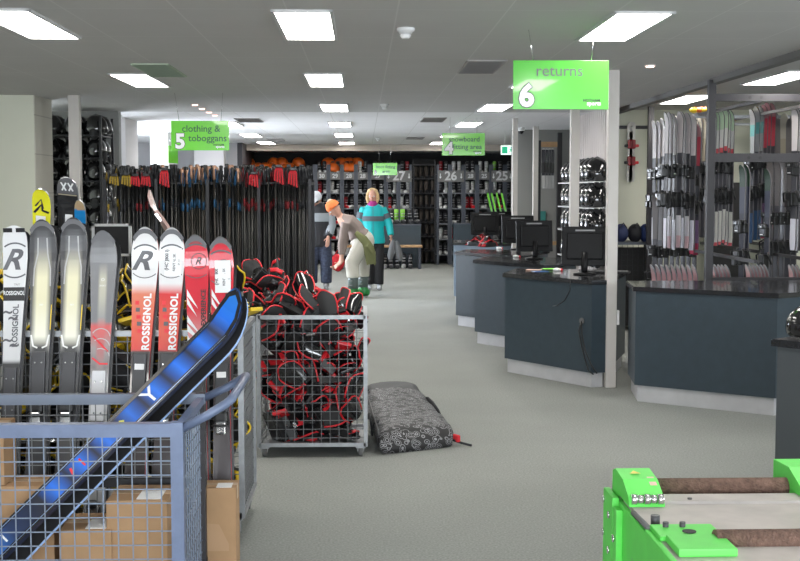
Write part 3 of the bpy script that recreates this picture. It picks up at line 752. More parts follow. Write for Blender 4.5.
def front_ski(kind, pt, pm, wt, label, **kw):
    """pt: pixel of the tip's top; pm: pixel of the centre line lower down"""
    tip = plane_pt(*pt, Y0, K); mid = plane_pt(*pm, Y0, K); d = (tip-mid).normalized()
    base = tip - d*((tip.z-.012)/d.z); L = (tip-base).length
    scale = 1220/5.5
    def zpix(py): q = plane_pt(pt[0], py, Y0, K); return (q.z-base.z)/d.z
    t = thing('ski', label, 'ski', base, 0, 'skis standing against the wire bin'); orient(t, base, tip)
    ww = wt*.66
    g = MB()
    if kind == 'cream':
        grey = (.075, .075, .085); cr = (.72, .68, .47)
        zb = zpix(343)
        top = ramp_mat('cream_ski_top', [(0, (.05, .05, .055)), (zb-.05, (.06, .06, .065)), (zb, (.40, .39, .36)), (zb+.06, (.12, .12, .12)), (L-.2, (.06, .06, .065)), (L-.04, (.045, .045, .05))], L, inner=[(0, (.05, .05, .055)), (zb-.02, (.06, .06, .06)), (zb+.03, (.8, .78, .66)), (zb+.2, cr), (L-.26, cr), (L-.12, (.20, .20, .21)), (L-.03, (.05, .05, .055))], hw=.034)
    elif kind == 'white_r':
        top = ramp_mat('white_ski_top', [(0, (.05, .05, .05)), (zpix(364), (.05, .05, .05)), (zpix(360), (.55, .55, .55)), (zpix(300), (.66, .66, .67)), (L-.02, (.70, .70, .71))], L)
    elif kind == 'silver_red':
        z1 = zpix(322); top = ramp_mat('silver_red_ski_top', [(0, (.5, .5, .5)), (zpix(385), (.5, .5, .5)), (zpix(368), (.17, .15, .15)), (z1-.12, (.30, .26, .26)), (z1-.02, (.60, .10, .10)), (z1, (.19, .19, .2)), (L-.08, (.20, .20, .21)), (L, (.14, .14, .15))], L, inner=[(0, (.5, .5, .5)), (zpix(370), (.22, .2, .2)), (z1-.03, (.62, .12, .12)), (z1+.02, (.30, .30, .29)), (z1+.12, (.46, .44, .36)), (L-.22, (.50, .48, .38)), (L-.14, (.2, .2, .21)), (L, (.15, .15, .16))], hw=.018)
    elif kind == 'white_red':
        z1 = zpix(290); w_ = (.74, .73, .73)
        top = ramp_mat('white_red_ski_top' + str(kw.get('v', '')), [(0, (.05, .04, .04)), (zpix(352), (.05, .04, .04)), (zpix(350), (.62, .05, .04)), (zpix(330), (.66, .10, .06)), (z1-.02, (.68, .20, .12) if kw.get('v') else (.62, .04, .04)), (z1+.03, w_), (L-.03, w_), (L, (.4, .4, .4))], L)
    else:
        z1 = zpix(310); rd = (.62, .015, .035)
        top = ramp_mat('red_ski_top', [(0, (.05, .04, .045)), (zpix(358), (.06, .05, .05)), (zpix(352), (.68, .66, .66)), (zpix(338), (.68, .3, .3)), (z1, rd), (L-.05, rd), (L-.02, (.12, .12, .12))], L)
    body, surf = ski_mesh(L, wt, ww, wt*.85, top, base_m, edge_m if kind in ('cream', 'silver_red', 'white_r') else mat('red_edge', (.5, .04, .05), .3), squash=kw.get('sq', 1))
    body.build('ski_body', t)
    # dark transparent-looking tip cap
    if kind != 'white_r':
        g2 = MB(); 
        for (a, b) in ((L-.035, L-.006),): 
            n = 10; vs = []
            for i in range(n+1):
                u_ = -1+2*i/n; zo = L-.004-.036*(abs(u_)**2.4)-.004; vs += [surf(u_*wt*.455, zo, .0014), surf(u_*wt*.40, zo-.020, .0014)]
            g2.poly(vs, [[2*i, 2*i+1, 2*i+3, 2*i+2] for i in range(n)], clear_m)
        g2.build('tip_cap', t)
    lim = wt*.47
    if kind == 'white_r':
        ring(g, surf, zpix(261), .078, letter_grey, th=.0035, lim=lim*.93)
        htext(g, surf, 'R', .13, -.002, zpix(261), letter_grey, bold=.003, sx=1.05, slant=.45)
        quad(g, surf, -lim*.90, zpix(301), lim*.90, zpix(287.5), letter_black, .0015)
        htext(g, surf, 'ROSSIGNOL', .026, 0, zpix(293.5), letter_white, bold=.0005, sx=.68, lift=.002)
        vtext(g, surf, 'ROSSIGNOL', .036, zpix(326), letter_grey, uc=.012, bold=.001)
        for u_, z in ((-.02, 340), (.0, 318), (-.025, 312), (.01, 345)): htext(g, surf, '~', .07, u_, zpix(z), letter_grey, bold=.002)
        htext(g, surf, 'TNT', .014, .012, zpix(285), letter_grey)
        # black horned tip
        for s in (-1, 1): quad(g, surf, s*.008 if s > 0 else -lim*.93, L-.03, lim*.93 if s > 0 else -.008, L-.012, letter_black, .0018)
    elif kind in ('white_red', 'red_white'):
        mR = letter_grey
        cz = zpix(262) if kind == 'white_red' else zpix(268 if kw.get('v') else 262)
        ring(g, surf, cz, .075, mR, a0=-70, a1=70, th=.0035, lim=lim*.93); ring(g, surf, cz, .075, mR, a0=110, a1=250, th=.002, lim=lim*.93)
        if kind == 'white_red': kw.get('sticker') or htext(g, surf, 'R', .12, -.004, cz, mR, bold=.003, sx=1.15, slant=.5)
        else:
            ring(g, surf, cz+.0, .035, letter_black, th=.0016, lim=lim, cx=.012); htext(g, surf, 'R', .045, .012, cz, letter_black, bold=.001, slant=.4)
        if kind == 'white_red':
            vtext(g, surf, 'ROSSIGNOL', .046, zpix(322), letter_white, uc=.021, bold=.0016, sp=1.05)
            for k in range(5): quad(g, surf, -.035+.004*k, zpix(305+k*7), -.018+.005*k, zpix(301+k*7), letter_grey if k % 2 else red, .0013)
        else:
            vtext(g, surf, 'EXPERIENCE', .030, zpix(308), letter_black, uc=.030, bold=.001)
            for k, (za, sh_) in enumerate(((296, .05), (304, .045), (322, .06), (331, .07), (342, .06), (349, .05))):
                g.poly([surf(-lim*.85, zpix(za), .0013), surf(-lim*.85, zpix(za-7), .0013), surf(-lim*.85+sh_, zpix(za+13), .0013)], [[0, 1, 2]], letter_white)
        if kw.get('sticker'):
            a, b = kw['sticker']; quad(g, surf, -lim*.55, zpix(b), lim*.80, zpix(a), paper, .002)
            vtext(g, surf, '(HO)', .022, (zpix(a)+zpix(b))/2-.015, letter_grey, uc=-.022, bold=.0008, lift=.0026); vtext(g, surf, '(8000)', .02, (zpix(a)+zpix(b))/2+.03, letter_grey, uc=-.022, bold=.0008, lift=.0026)
            vtext(g, surf, 'RENTAL SKI', .016, (zpix(a)+zpix(b))/2, letter_grey, uc=.012, bold=.0004, lift=.0026); vtext(g, surf, '0981', .014, (zpix(a)+zpix(b))/2, letter_grey, uc=.034, lift=.0026)
    elif kind == 'cream':
        for s in (-1, 1):
            _strip(g, surf, [(s*.038, L-.30), (s*.036, L-.22), (s*.022, L-.15), (s*.020, L-.08)], .003, mat('pale_stripe', (.42, .42, .42), .3))
            _strip(g, surf, [(s*.040, zpix(335)), (s*.030, zpix(346)), (s*.01, zpix(348))], .004, mat('bright_stripe', (.75, .75, .72), .3))
            _strip(g, surf, [(s*.044 if s > 0 else -.044, zpix(330)), (s*.047, zpix(305))], .0022, yellow if s > 0 else letter_grey)
        quad(g, surf, -.012, zpix(359), .016, zpix(352), paper, .006, shear=.01)
        htext(g, surf, '360', .012, 0, zpix(305), letter_white)
    elif kind == 'silver_red':
        for k in range(3): ring(g, surf, zpix(338+k*10), .042, mat('pale_stripe', (.42, .42, .42), .3), a0=-60+k*20, a1=80, th=.002, lim=lim)
        for k in range(2): _strip(g, surf, [(-.035, zpix(336+k*22)), (0, zpix(344+k*20)), (.035, zpix(352+k*12))], .004, red)
        htext(g, surf, 'O', .02, 0, zpix(280), letter_white); htext(g, surf, 'SPORT', .010, 0, zpix(286), letter_white)
    g.build('ski_graphics', t)
    # rental binding: plate, toe piece and heel piece
    zb = zpix(kw.get('plate', 352)); pl = MB(); pm_ = kw.get('pmat', plate_m)
    a = surf(0, zb, 0); pl.box((0, a.y-.008, zb-.14), (ww*.74, .014, .28), pm_, bev=.004)
    for z in (zb-.05, zb-.19): 
        for s in (-1, 1): pl.cyl((s*.015, a.y-.014, z), (s*.015, a.y-.017, z), .004, chrome, 8)
    pl.build('binding_plate', t)
    if kw.get('card'): MB().box((0, a.y-.0165, zb-.06), (.042, .002, .026), paper).build('price_card', t)
    tp = MB(); tp.box((0, a.y-.03, zb-.25), (ww*.85, .045, .05), black, bev=.012); tp.box((0, a.y-.03, zb-.30), (ww*.6, .03, .06), chrome, bev=.008)
    tp.tube([(-.03, a.y-.03, zb-.27), (-.035, a.y-.07, zb-.29), (.035, a.y-.07, zb-.29), (.03, a.y-.03, zb-.27)], .005, black, n=6); tp.build('toe_piece', t)
    hpz = max(.12, zb-.62); hpm = MB(); hpm.box((0, a.y-.028, hpz), (ww*.85, .05, .08), mat('heel_steel', (.3, .3, .3), .25, .8), bev=.012); hpm.box((0, a.y-.05, hpz+.03), (.045, .03, .04), black, bev=.01); hpm.build('heel_piece', t)
    # its twin behind, base against base
    t2 = thing('ski', label.replace('front ski', 'rear ski'), 'ski', base, 0, 'skis standing against the wire bin'); body2, s2 = ski_mesh(L-.004, wt*.99, ww, wt*.85, top, base_m, edge_m); body2.build('ski_body', t2)
    yb_ = Vector((0, 1, 0)).cross(d).normalized().cross(d)*-1
    orient(t2, base+Vector((.010, .014, 0)), tip+Vector((.012, .014, -.003)), flip=True)
    return t
front_ski('white_r', (17, 228), (9.5, 420), .112, 'white front ski of the leftmost pair, ring and letter R, black band', sq=2.2, plate=368)
front_ski('cream', (44.5, 222), (37, 430), .124, 'grey front ski with pale cream centre, left one of the two alike')
front_ski('cream', (75.5, 220), (67, 430), .124, 'grey front ski with pale cream centre, right one of the two alike')
front_ski('silver_red', (105, 233), (97.5, 430), .122, 'silver-grey front ski with a red patch and white binding plate', plate=371, pmat=mat('white_plate', (.6, .6, .62), .35))
front_ski('white_red', (147, 229.5), (137, 430), .124, 'white and red front ski without a sticker on its tip', v='a', card=True, plate=354)
front_ski('white_red', (173.5, 230), (164, 430), .118, 'white and red front ski with a white sticker, right of its match', sticker=(249, 276), plate=354)
front_ski('red_white', (196.5, 237), (198.5, 430), .112, 'red front ski with a dark ring logo, left of the stickered red ski', plate=362)
front_ski('red_white', (221.5, 239), (222, 430), .112, 'red front ski with a large white sticker, rightmost of the standing skis', v='b', sticker=(261, 293), card=True, plate=362)
# skis leaning from behind the yellow bin
def back_ski(px, py, dxb, wt, top, label, extra=None, L=None):
    yb0, kb = 6.62, -.33
    tip = plane_pt(px, py, yb0, kb); low = plane_pt(px+dxb, py+200, yb0, kb); d = (tip-low).normalized(); base = tip-d*((tip.z-.012)/d.z); L = (tip-base).length
    t = thing('ski', label, 'ski', base, 0); orient(t, base, tip)
    b, s = ski_mesh(L, wt, wt*.72, wt*.85, top(L), base_m, edge_m, rise=.03, squash=1.2, tipl=.1); b.build('ski_body', t)
    g = MB(); extra(g, s, L); g.build('ski_graphics', t)
def ex_y(g, s, L):
    for k in range(2): _strip(g, s, [(-.036, L-.135-k*.0), (-.02, L-.115), (.0, L-.09), (.005, L-.12), (.036, L-.13)], .006, mat('navy_letter', (.02, .02, .05), .4))
    quad(g, s, -.028, L-.22, .02, L-.15, paper); 
    _strip(g, s, [(-.03, L-.10), (.0, L-.06), (.008, L-.11)], .005, mat('navy_letter', (.02, .02, .05), .4))
back_ski(42, 187, -1, .092, lambda L: ramp_mat('yellow_ski_top', [(0, (.75, .72, .03)), (L, (.80, .76, .03))], L), 'bright yellow ski tip with a dark zigzag mark before the cream wall', ex_y)
def ex_v(g, s, L):
    quad(g, s, -.045, L-.10, .045, L-.095, mat('tan_line', (.35, .3, .2), .5)); quad(g, s, -.012, L-.25, .025, L-.20, paper)
    for u_ in (-.016, .018):
        _strip(g, s, [(u_-.013, L-.030), (u_+.010, L-.075)], .004, letter_white); _strip(g, s, [(u_+.012, L-.030), (u_-.010, L-.075)], .004, letter_white)
back_ski(68, 175.5, -1, .102, lambda L: ramp_mat('black_ski_top', [(0, (.02, .02, .02)), (L-.10, (.015, .015, .017)), (L-.09, (.10, .10, .11)), (L, (.16, .16, .17))], L), 'tall black ski with white crossed strokes on its tip', ex_v)
def ex_b(g, s, L):
    g.poly([s(-.012, L-.06), s(.03, L-.055), s(-.012, L-.005)], [[0, 1, 2]], tape)
back_ski(80.5, 198, 0, .055, lambda L: ramp_mat('blue_ski_top', [(0, (.01, .2, .5)), (L-.06, (.01, .22, .55)), (L-.05, (.45, .33, .2)), (L, (.5, .4, .25))], L), 'narrow blue ski with tan pointed tip behind the tall black ski', ex_b)
# one ski seen from its edge, tip curving left
pA = P(151, 190, y=6.4); pB = P(172, 232, y=6.45); d_ = (pB-pA).normalized()
bt = MB(); pts = [P(px, py, y=6.4-.006*max(0, py-215)) for px, py in ((149.5, 190), (150, 196), (153, 205), (157, 213), (163, 222), (169, 231), (175, 241), (182, 252), (189, 263))]
t = thing('ski', 'thin pinkish ski seen edge-on, tip curving left above the white skis', 'ski', pts[-1]); t_i = pts[-1]
bt.tube([p_-t_i for p_ in pts], [(.006, .02), (.012, .04), (.013, .045), (.012, .045), (.011, .045), (.01, .045), (.01, .04), (.01, .04), (.01, .04)], mat('pink_white_gloss', (.62, .42, .38), .2, coat=.5), n=4, ref=(1, 0, 0), smooth=False); bt.build('ski_body', t)
g = MB(); q0 = P(160, 217, y=6.39)-t_i; g.box(q0, (.045, .10, .012), chrome, rot=Matrix.Rotation(.9, 3, 'Y')); g.build('ski_band', t)
# long blue ski and its mate lying across the trolley
Rb = Vector((P(-52, 612, y=4.50).x, 4.50, P(-52, 612, y=4.50).z)); Rb.z = max(Rb.z, .11)
tipB = P(246, 304, y=5.04)
L = (tipB-Rb).length
bands = []
for k in range(16):
    z = L*.30+k*L*.042; bands.append((z, (.002, .004, .012) if k % 2 == 0 else (.008, .15, .70)))
top = ramp_mat('blue_ski_bands', [(0, (.01, .06, .25)), (L*.12, (.02, .2, .7)), (L*.2, (.01, .03, .10))]+bands[:16]+[(L*.985, (.02, .2, .65)), (L, (.01, .01, .02))], L, rough=.5, interp='LINEAR', coat=0)
t = thing('ski', 'long ski with glossy blue banded top lying slanted across the trolley', 'ski', Rb, 0, 'pair lying across the trolley')
b, s = ski_mesh(L, .122, .108, .11, top, base_m, mat('blue_black_edge', (.02, .025, .05), .25), rise=.11, tipl=.15, th=.022)
b.build('ski_body', t); g = MB()
for s_ in (-1, 1):
    _strip(g, s, [(s_*.048, .03), (s_*.047, L*.5), (s_*.053, L-.16), (s_*.050, L-.09), (s_*.034, L-.035), (0, L-.012)], .0085, black); _strip(g, s, [(s_*.046, .05), (s_*.046, L*.5), (s_*.052, L-.16)], .0016, mat('pale_blue_line', (.35, .5, .8), .3))
vtext(g, s, 'Y', .10, L*.66, letter_white, bold=.001); _strip(g, s, [(-.02, L*.40), (.01, L*.395)], .005, red); _strip(g, s, [(-.015, L*.56), (.0, L*.57)], .006, mat('yellow_mark', (.7, .7, .1), .4))
for k in range(2): vtext(g, s, 'I', .06, L*(.18+.25*k), red if k else letter_white, bold=.001)
g.build('ski_graphics', t)
zd = (tipB-Rb).normalized(); xd = Vector((0, 1, 0)).cross(zd).normalized()
orient(t, Rb, tipB, yref=(.45, 1, -.45))
t2 = thing('ski', 'black ski lying just below the blue banded one, tip crossing its edge', 'ski', Rb, 0, 'pair lying across the trolley')
b, s = ski_mesh(L*.99, .105, .085, .10, base_m, mat('black_base', (.014, .016, .02), .2), mat('pale_blue_line', (.35, .5, .8), .3), rise=.13, tipl=.16, th=.012); b.build('ski_body', t2)
g = MB(); g.text('NORDICA', .02, blue_m, lambda c: Vector((-c.y, -.012, L-.1+c.x))); g.build('ski_lettering', t2)
off = Vector((.055, .03, -.05))
orient(t2, Rb+off, P(267, 300, y=5.09), yref=(.45, 1, -.45))
# ---------------------------------------------------------------- black ski bag on the carpet
bag_m = mat('patterned_bag_fabric', (.03, .03, .032), .55)
nt = bag_m.node_tree; _b = nt.nodes['Principled BSDF']; _t = nt.nodes.new('ShaderNodeTexCoord'); _vo = nt.nodes.new('ShaderNodeTexVoronoi'); _vo.inputs['Scale'].default_value = 24
nt.links.new(_t.outputs['Object'], _vo.inputs['Vector'])
_rr = nt.nodes.new('ShaderNodeValToRGB'); _rr.color_ramp.interpolation = 'CONSTANT'; e = _rr.color_ramp.elements
while len(e) < 6: e.new(.5)
for i_, (p_, c_) in enumerate(((0, .26), (.10, .012), (.26, .28), (.36, .014), (.50, .22), (.58, .012))): e[i_].position = p_; e[i_].color = (c_, c_, c_*1.05, 1)
nt.links.new(_vo.outputs['Distance'], _rr.inputs[0]); nt.links.new(_rr.outputs[0], _b.inputs['Base Color'])
bag_plain = mat('bag_plain_fabric', (.05, .05, .053), .6, bump=.3)
# outline given by the photo's floor points, far end to near end
A1, A2 = P(362, 382, z=.13), P(412, 378, z=.13); B1, B2 = P(378, 438, z=.11), P(456, 430, z=.11)
t = thing('ski_bag', 'big black patterned padded bag lying on the carpet beside the red bin', 'bag', ((A1.x+B2.x)/2, (A1.y+B2.y)/2, 0))
o_ = t.location.copy(); mb = MB(); n1, n2 = 10, 28; grid = []
def bagpt(i, j):                                             # i around the cross-section, j along
    s = j/n2; l = A1.lerp(B1, s); r = A2.lerp(B2, s); w_ = (r-l); 
    endf = min(1, s/.05, (1-s)/.05); endf = math.sqrt(max(0, endf)); hh = .13*(.35+.65*endf)*(1+.05*math.sin(9*s)); 
    a = 2*PI*i/20; cx, cz = math.cos(a), math.sin(a)
    k = (abs(cx)**4+abs(cz)**4)**-.25; cx *= k; cz *= k
    c = (l+r)/2; c.z = 0; q = c+w_*.5*cx*(.9+.1*endf); q.z = .003+hh*.5*(1+cz)+(.006*math.sin(31*s+3*cx) if cz > .5 else 0)
    if j in (0, n2): q += (c-q)*.0
    return q-o_
vs = [bagpt(i, j) for j in range(n2+1) for i in range(20)]
fa = [[j*20+i, j*20+(i+1) % 20, (j+1)*20+(i+1) % 20, (j+1)*20+i] for j in range(n2) for i in range(20)]+[list(range(20))[::-1], [n2*20+i for i in range(20)]]
fp = [f for f in fa[:20*6]]; mb.poly(vs, fa, bag_m, True)
for f in mb.bm.faces: pass
mb.mi(bag_plain)
for f in mb.bm.faces:
    c = f.calc_center_median()
    if c.y > (A1.y-o_.y)-.33 and c.z > .1: f.material_index = 1
mb.build('bag_body', t)
s = MB()
for yk in (.2, .80):
    s = MB()
    l = A1.lerp(B1, yk)-o_; r = A2.lerp(B2, yk)-o_; s.tube([(l.x-.012, l.y, .05), (l.x-.003, l.y, .12), (l.x+.03, l.y-.01, .135)], (.004, .02), dark_fabric, n=6); s.build('bag_strap', t)
s = MB()
s.tube([A2.lerp(B2, f)-o_+Vector((.012, 0, z)) for f, z in ((.30, -.06), (.38, -.03), (.5, -.02), (.62, -.03), (.70, -.06))], (.018, .008), dark_fabric, n=8); s.build('carry_handle', t)
s = MB(); s.tube([A1.lerp(B1, f)-o_+Vector((-.012+.0, 0, z)) for f, z in ((.55, -.05), (.62, -.015), (.72, -.01), (.80, -.06))], (.02, .008), dark_fabric, n=8); s.build('side_grip', t)
q = P(456, 438, z=.05)-o_; s = MB(); s.box(q, (.025, .07, .045), red_fabric, rot=Matrix.Rotation(.5, 3, 'Z'), bev=.008); s.build('red_tab', t)
q = P(462, 443, z=.02)-o_; s = MB(); s.tube([q+Vector((-.06, 0, .02)), q, q+Vector((.06, -.02, -.012))], .008, dark_fabric, n=6); s.build('strap_end', t)
zz = MB(); zz.tube([A1.lerp(B1, f)-o_+Vector((.01, 0, .012)) for f in (.05, .2, .4, .6, .8, .97)], .006, rubber, n=5); zz.build('zip', t)

# ---------------------------------------------------------------- green workbench machine in the right foreground
MX, ZT = .68, .85
t = thing('conveyor_machine', 'lime green machine with brown rollers in the right foreground', 'machine', (MX, 2.74, 0))
def g3(px, py, z): return P(px, py, z=z)-t.location
# local coordinates: x to the right, y away from the viewer
bed = MB(); bed.span((.0, -.30, ZT-.05), (.86, .385, ZT-.03), bed_metal); bed.span((0, .31, ZT-.03), (.86, .385, ZT-.022), bed_metal); bed.build('bed_plate', t)
r_ = MB(); r_.tube([(.075, .455, ZT-.022), (.86, .455, ZT-.022)], .025, roller_m, n=20); r_.build('rear_roller', t)
r_ = MB(); r_.tube([(.12, -.035, ZT-.03), (.86, -.035, ZT-.03)], .031, roller_m, n=20); r_.build('front_roller', t)
f = MB(); f.span((.12, -.16, ZT-.06), (.86, -.085, ZT-.035), green_metal, bev=.004); f.span((.12, -.17, ZT-.30), (.86, -.155, ZT-.035), green_metal); f.build('front_rail', t)
sp = MB(); sp.span((-.012, -.32, .30), (.0, .50, ZT-.04), green_metal, bev=.003); sp.span((-.03, .38, .25), (-.012, .50, ZT-.03), green_metal, bev=.004)
sp.span((-.03, .33, .25), (-.012, .375, ZT-.05), green_metal, bev=.003); sp.build('side_panel', t)
for y, z in ((.49, .79), (.42, .765), (.49, .70), (.42, .67), (.49, .60), (.355, .72), (.355, .45), (-.02, .74), (-.07, .71), (-.12, .68)):
    x = -.03 if y > .32 else -.012; MB().tube([(x, y, z), (x-.004, y, z)], .010, chrome, n=12).build('screw', t)
lt = MB(); lt.text('MONTANA', .03, mat('faint_letter', (.12, .45, .12), .4), lambda c: Vector((-.0135, .15-c.x, .70+c.y))); lt.build('side_lettering', t)
# rear arm: sloped cover ending in a steel hinge
a = MB()
prof = [(.50, ZT-.06), (.495, ZT+.018), (.46, ZT+.030), (.37, ZT+.022), (.30, ZT-.006), (.285, ZT-.03), (.40, ZT-.03)]
vs = [(-.006, y, z) for y, z in prof]+[(.085, y, z) for y, z in prof]; n = len(prof)
a.poly(vs, [list(range(n)), list(range(n, 2*n))[::-1]]+[[i, (i+1) % n, n+(i+1) % n, n+i] for i in range(n)], green_metal); arm = a.build('rear_arm', t)
st = MB(); st.poly([(.02, .405, ZT+.0285), (.05, .405, ZT+.0285), (.036, .435, ZT+.0295)], [[0, 1, 2]], mat('warning_yellow', (.75, .65, .1), .5)); st.poly([(.06, .34, ZT+.0125), (.078, .34, ZT+.0125), (.078, .385, ZT+.0245), (.06, .385, ZT+.0245)], [[0, 1, 2, 3]], mat('sticker_pale', (.7, .5, .4), .5)); st.build('stickers', arm)
h = MB(); 
for i in range(5): h.tube([(-.001+.017*i, .292, ZT-.012), (-.001+.017*i+.0145, .292, ZT-.012)], .0135 if i % 2 == 0 else .0115, chrome, n=14)
h.build('hinge', t)
b = MB(); b.span((-.002, -.02, ZT-.03), (.145, .085, ZT-.018), green_metal, bev=.003); b.span((-.014, -.30, ZT-.12), (.06, .085, ZT-.03), green_metal, bev=.004); b.span((.01, -.14, ZT-.03), (.14, -.02, ZT-.012), green_metal, bev=.003); b.build('front_block', t)
for x, y, r in ((.02, .12, .011), (.30, .02, .008), (.03, .06, .007), (.07, .06, .007), (.16, .33, .006), (.46, .33, .006), (.34, .03, .008)): MB().tube([(x, y, ZT-.03), (x, y, ZT-.018 if x > .1 else ZT-.006)], r, mat('bolt_dark', (.08, .08, .085), .4, .5), n=10).build('bolt', t)
MB().tube([(.07, .0, ZT-.0125), (.07, .0, ZT-.011)], .016, matte_black, n=16).build('round_hole', t)
b = MB(); b.tube([(-.004, .25, ZT-.035), (-.004, .08, ZT-.028)], .007, rubber, n=6); b.build('rubber_strip', t)
q = MB(); q.span((.49, .36, ZT-.06), (.86, .54, ZT-.045), green_metal)
prof = [(.56, ZT+.03), (.44, ZT+.035), (.335, ZT-.002), (.32, ZT-.04), (.56, ZT-.04)]; vs = [(.455, y, z) for y, z in prof]+[(.62, y, z) for y, z in prof]; n = 5
q.poly(vs, [list(range(n)), list(range(n, 2*n))[::-1]]+[[i, (i+1) % n, n+(i+1) % n, n+i] for i in range(n)], green_metal)
q.tube([(.485, .37, ZT+.01), (.485, .365, ZT+.018)], .008, chrome, n=10); q.build('right_arm', t)
lg = MB()
for x in (.02, .84):
    for y in (-.28, .47): lg.bar((x, y, 0), (x, y, ZT-.06), .05, green_metal)
lg.build('legs', t)
lg = MB(); lg.span((0, -.3, .28), (.86, .5, .30), dark_steel); lg.span((.02, -.28, .30), (.84, .46, ZT-.06), dark_steel); lg.build('lower_housing', t)

# ---------------------------------------------------------------- rack packed with ski poles
RX0, RX1 = P(110, 250, y=12.6).x, P(311, 250, y=12.6).x
t = thing('pole_rack', 'long dark steel rack packed with hanging ski poles', 'rack', ((RX0+RX1)/2, 12.8, 0)); hw = (RX1-RX0)/2
f = MB()
for y in (-.4, .4):
    for k in range(5):
        x = -hw+2*hw*k/4; f.bar((x, y, 0), (x, y, 1.74), .03, dark_steel)
    for z in ((1.64, .35) if y > 0 else (.35,)): f.bar((-hw, y, z), (hw, y, z), .03, dark_steel)
for k in range(5):
    x = -hw+2*hw*k/4; f.bar((x, -.4, .05), (x, .4, .05), .035, dark_steel); f.bar((x, -.4, 1.70), (x, .4, 1.70), .03, dark_steel)
f.build('rack_frame', t)
rails = [-.33, -.11, .11, .33]
f = MB()
for y in rails: f.bar((-hw, y+.025, 1.70), (hw, y+.025, 1.70), .014, dark_steel)
f.build('hanging_rails', t); MB().span((-hw, .43, .3), (hw, .45, 1.72), matte_black).build('dark_backing', t)  # dark sheet added behind the poles to keep the gaps dark
def pole_proto(sm, gm, bm_):
    t = thing('ski_pole', 'x', 'ski pole'); s = MB(); s.tube([(0, 0, -1.12), (0, 0, -1.05), (0, 0, .0)], [.003, .0065, .009], sm, n=6); s.tube([(0, 0, -.30), (0, 0, -.22)], .0105, bm_, n=6); s.build('pole_shaft', t)
    g = MB(); g.tube([(0, 0, -.02), (0, 0, .03), (0, -.004, .08), (0, -.008, .115), (0, -.008, .125)], [.014, .017, .016, .022, .014], gm, n=8); g.build('pole_grip', t)
    b = MB(); b.tube([(0, 0, -1.03), (0, 0, -1.022)], .035, black, n=8); b.build('pole_basket', t)
    w_ = MB(); w_.tube([(0, -.02, .10), (.012, -.04, .03), (.008, -.045, -.05), (-.008, -.045, -.05), (-.012, -.035, .03), (0, -.02, .10)], (.002, .007), bm_, n=4); w_.build('wrist_strap', t)
    return t
shaft_b = mat('black_shaft', (.012, .012, .013), .3); shaft_s = mat('grey_shaft', (.055, .054, .05), .35, .3); shaft_w = mat('bronze_shaft', (.04, .034, .028), .3, .3)
blue_s = mat('blue_strap', (.01, .07, .16), .6); red_s = mat('red_strap', (.42, .012, .02), .8); yel_s = mat('yellow_strap', (.24, .16, .01), .7)
protos = {('b', 'y'): pole_proto(shaft_b, black, yel_s), ('b', 'r'): pole_proto(shaft_b, black, mat('dark_red_strap', (.16, .008, .012), .8)), ('w', 'c'): pole_proto(shaft_w, copper, blue_s), ('b', 'k'): pole_proto(shaft_b, black, dark_fabric), ('s', 'k'): pole_proto(shaft_s, black, dark_fabric), ('s', 'r'): pole_proto(shaft_s, black, mat('dark_red_strap', (.16, .008, .012), .8))}
n_p = 52
for r, y in enumerate(rails):
    for i in range(n_p):
        x = RX0+.03+(RX1-RX0-.06)*(i+random.uniform(-.25, .25))/(n_p-1); u_ = 110+201*(x-RX0)/(RX1-RX0)
        if u_ < 132: key = random.choice([('b', 'y'), ('b', 'k'), ('s', 'k')]); lab = 'dark ski pole at the left end of the pole rack among yellow straps'
        elif u_ < 160: key = random.choice([('b', 'r'), ('b', 'k'), ('s', 'k')]); lab = 'dark ski pole in the rack section with the bright red straps, left'
        elif u_ < 243: key = random.choice([('w', 'c'), ('w', 'c'), ('b', 'k'), ('b', 'k'), ('s', 'k')]); lab = 'dark ski pole in the rack section with copper grips and blue bits'
        elif u_ < 296: key = random.choice([('b', 'r'), ('b', 'k'), ('s', 'r'), ('s', 'k')]); lab = 'dark ski pole in the rack section below the orange helmets'
        else: key = random.choice([('b', 'k'), ('s', 'k')]); lab = 'dark ski pole at the right end of the pole rack'
        if random.random() < .06: continue
        dup(protos[key], (x, 12.8+y, 1.735+random.uniform(-.03, .04)), (random.uniform(-.02, .02), random.uniform(-.012, .012), random.uniform(-1.2, 1.2)), label=lab, group=lab.replace('dark ski pole', 'ski poles'))
for pr in protos.values():
    for ch in list(pr.children): bpy.data.objects.remove(ch)
    bpy.data.objects.remove(pr)
# bundles of bright straps
def strap_bundle(px, py, h_, m_, label):
    q = P(px, py, y=12.40); t = thing('strap_bundle', label, 'straps', (q.x, 12.36, q.z), 0, 'bright straps hanging on the pole rack')
    s = MB()
    for k in range(4): x = -.035+.023*k; s.tube([(x*.3, .03, 0), (x, -.01, -h_*.3), (x*1.2, -.012, -h_*(.8+.06*k))], (.003, .012), m_, n=4, ref=(0, 1, 0))
    s.build('strap_loops', t); MB().box((0, 0, -.01), (.06, .03, .03), black, bev=.006).build('strap_knot', t)
strap_bundle(136, 174, .13, red_s, 'red strap bundle hanging leftmost on the pole rack')
strap_bundle(146.5, 174, .13, red_s, 'red strap bundle hanging second from the left on the pole rack')
strap_bundle(165, 168, .20, red_s, 'widest bright red strap bundle left on the pole rack')
strap_bundle(254, 172, .16, red_s, 'red strap bundle hanging under the leftmost orange helmets')
strap_bundle(279, 165, .20, red_s, 'red strap bundle hanging below the middle orange helmets')
strap_bundle(293, 168, .20, red_s, 'wide red strap bundle near the right end of the pole rack')
strap_bundle(115, 174, .12, yel_s, 'yellow strap bundle at the left end of the pole rack')
strap_bundle(127, 173, .14, yel_s, 'yellow strap bundle second from the left end of the pole rack')

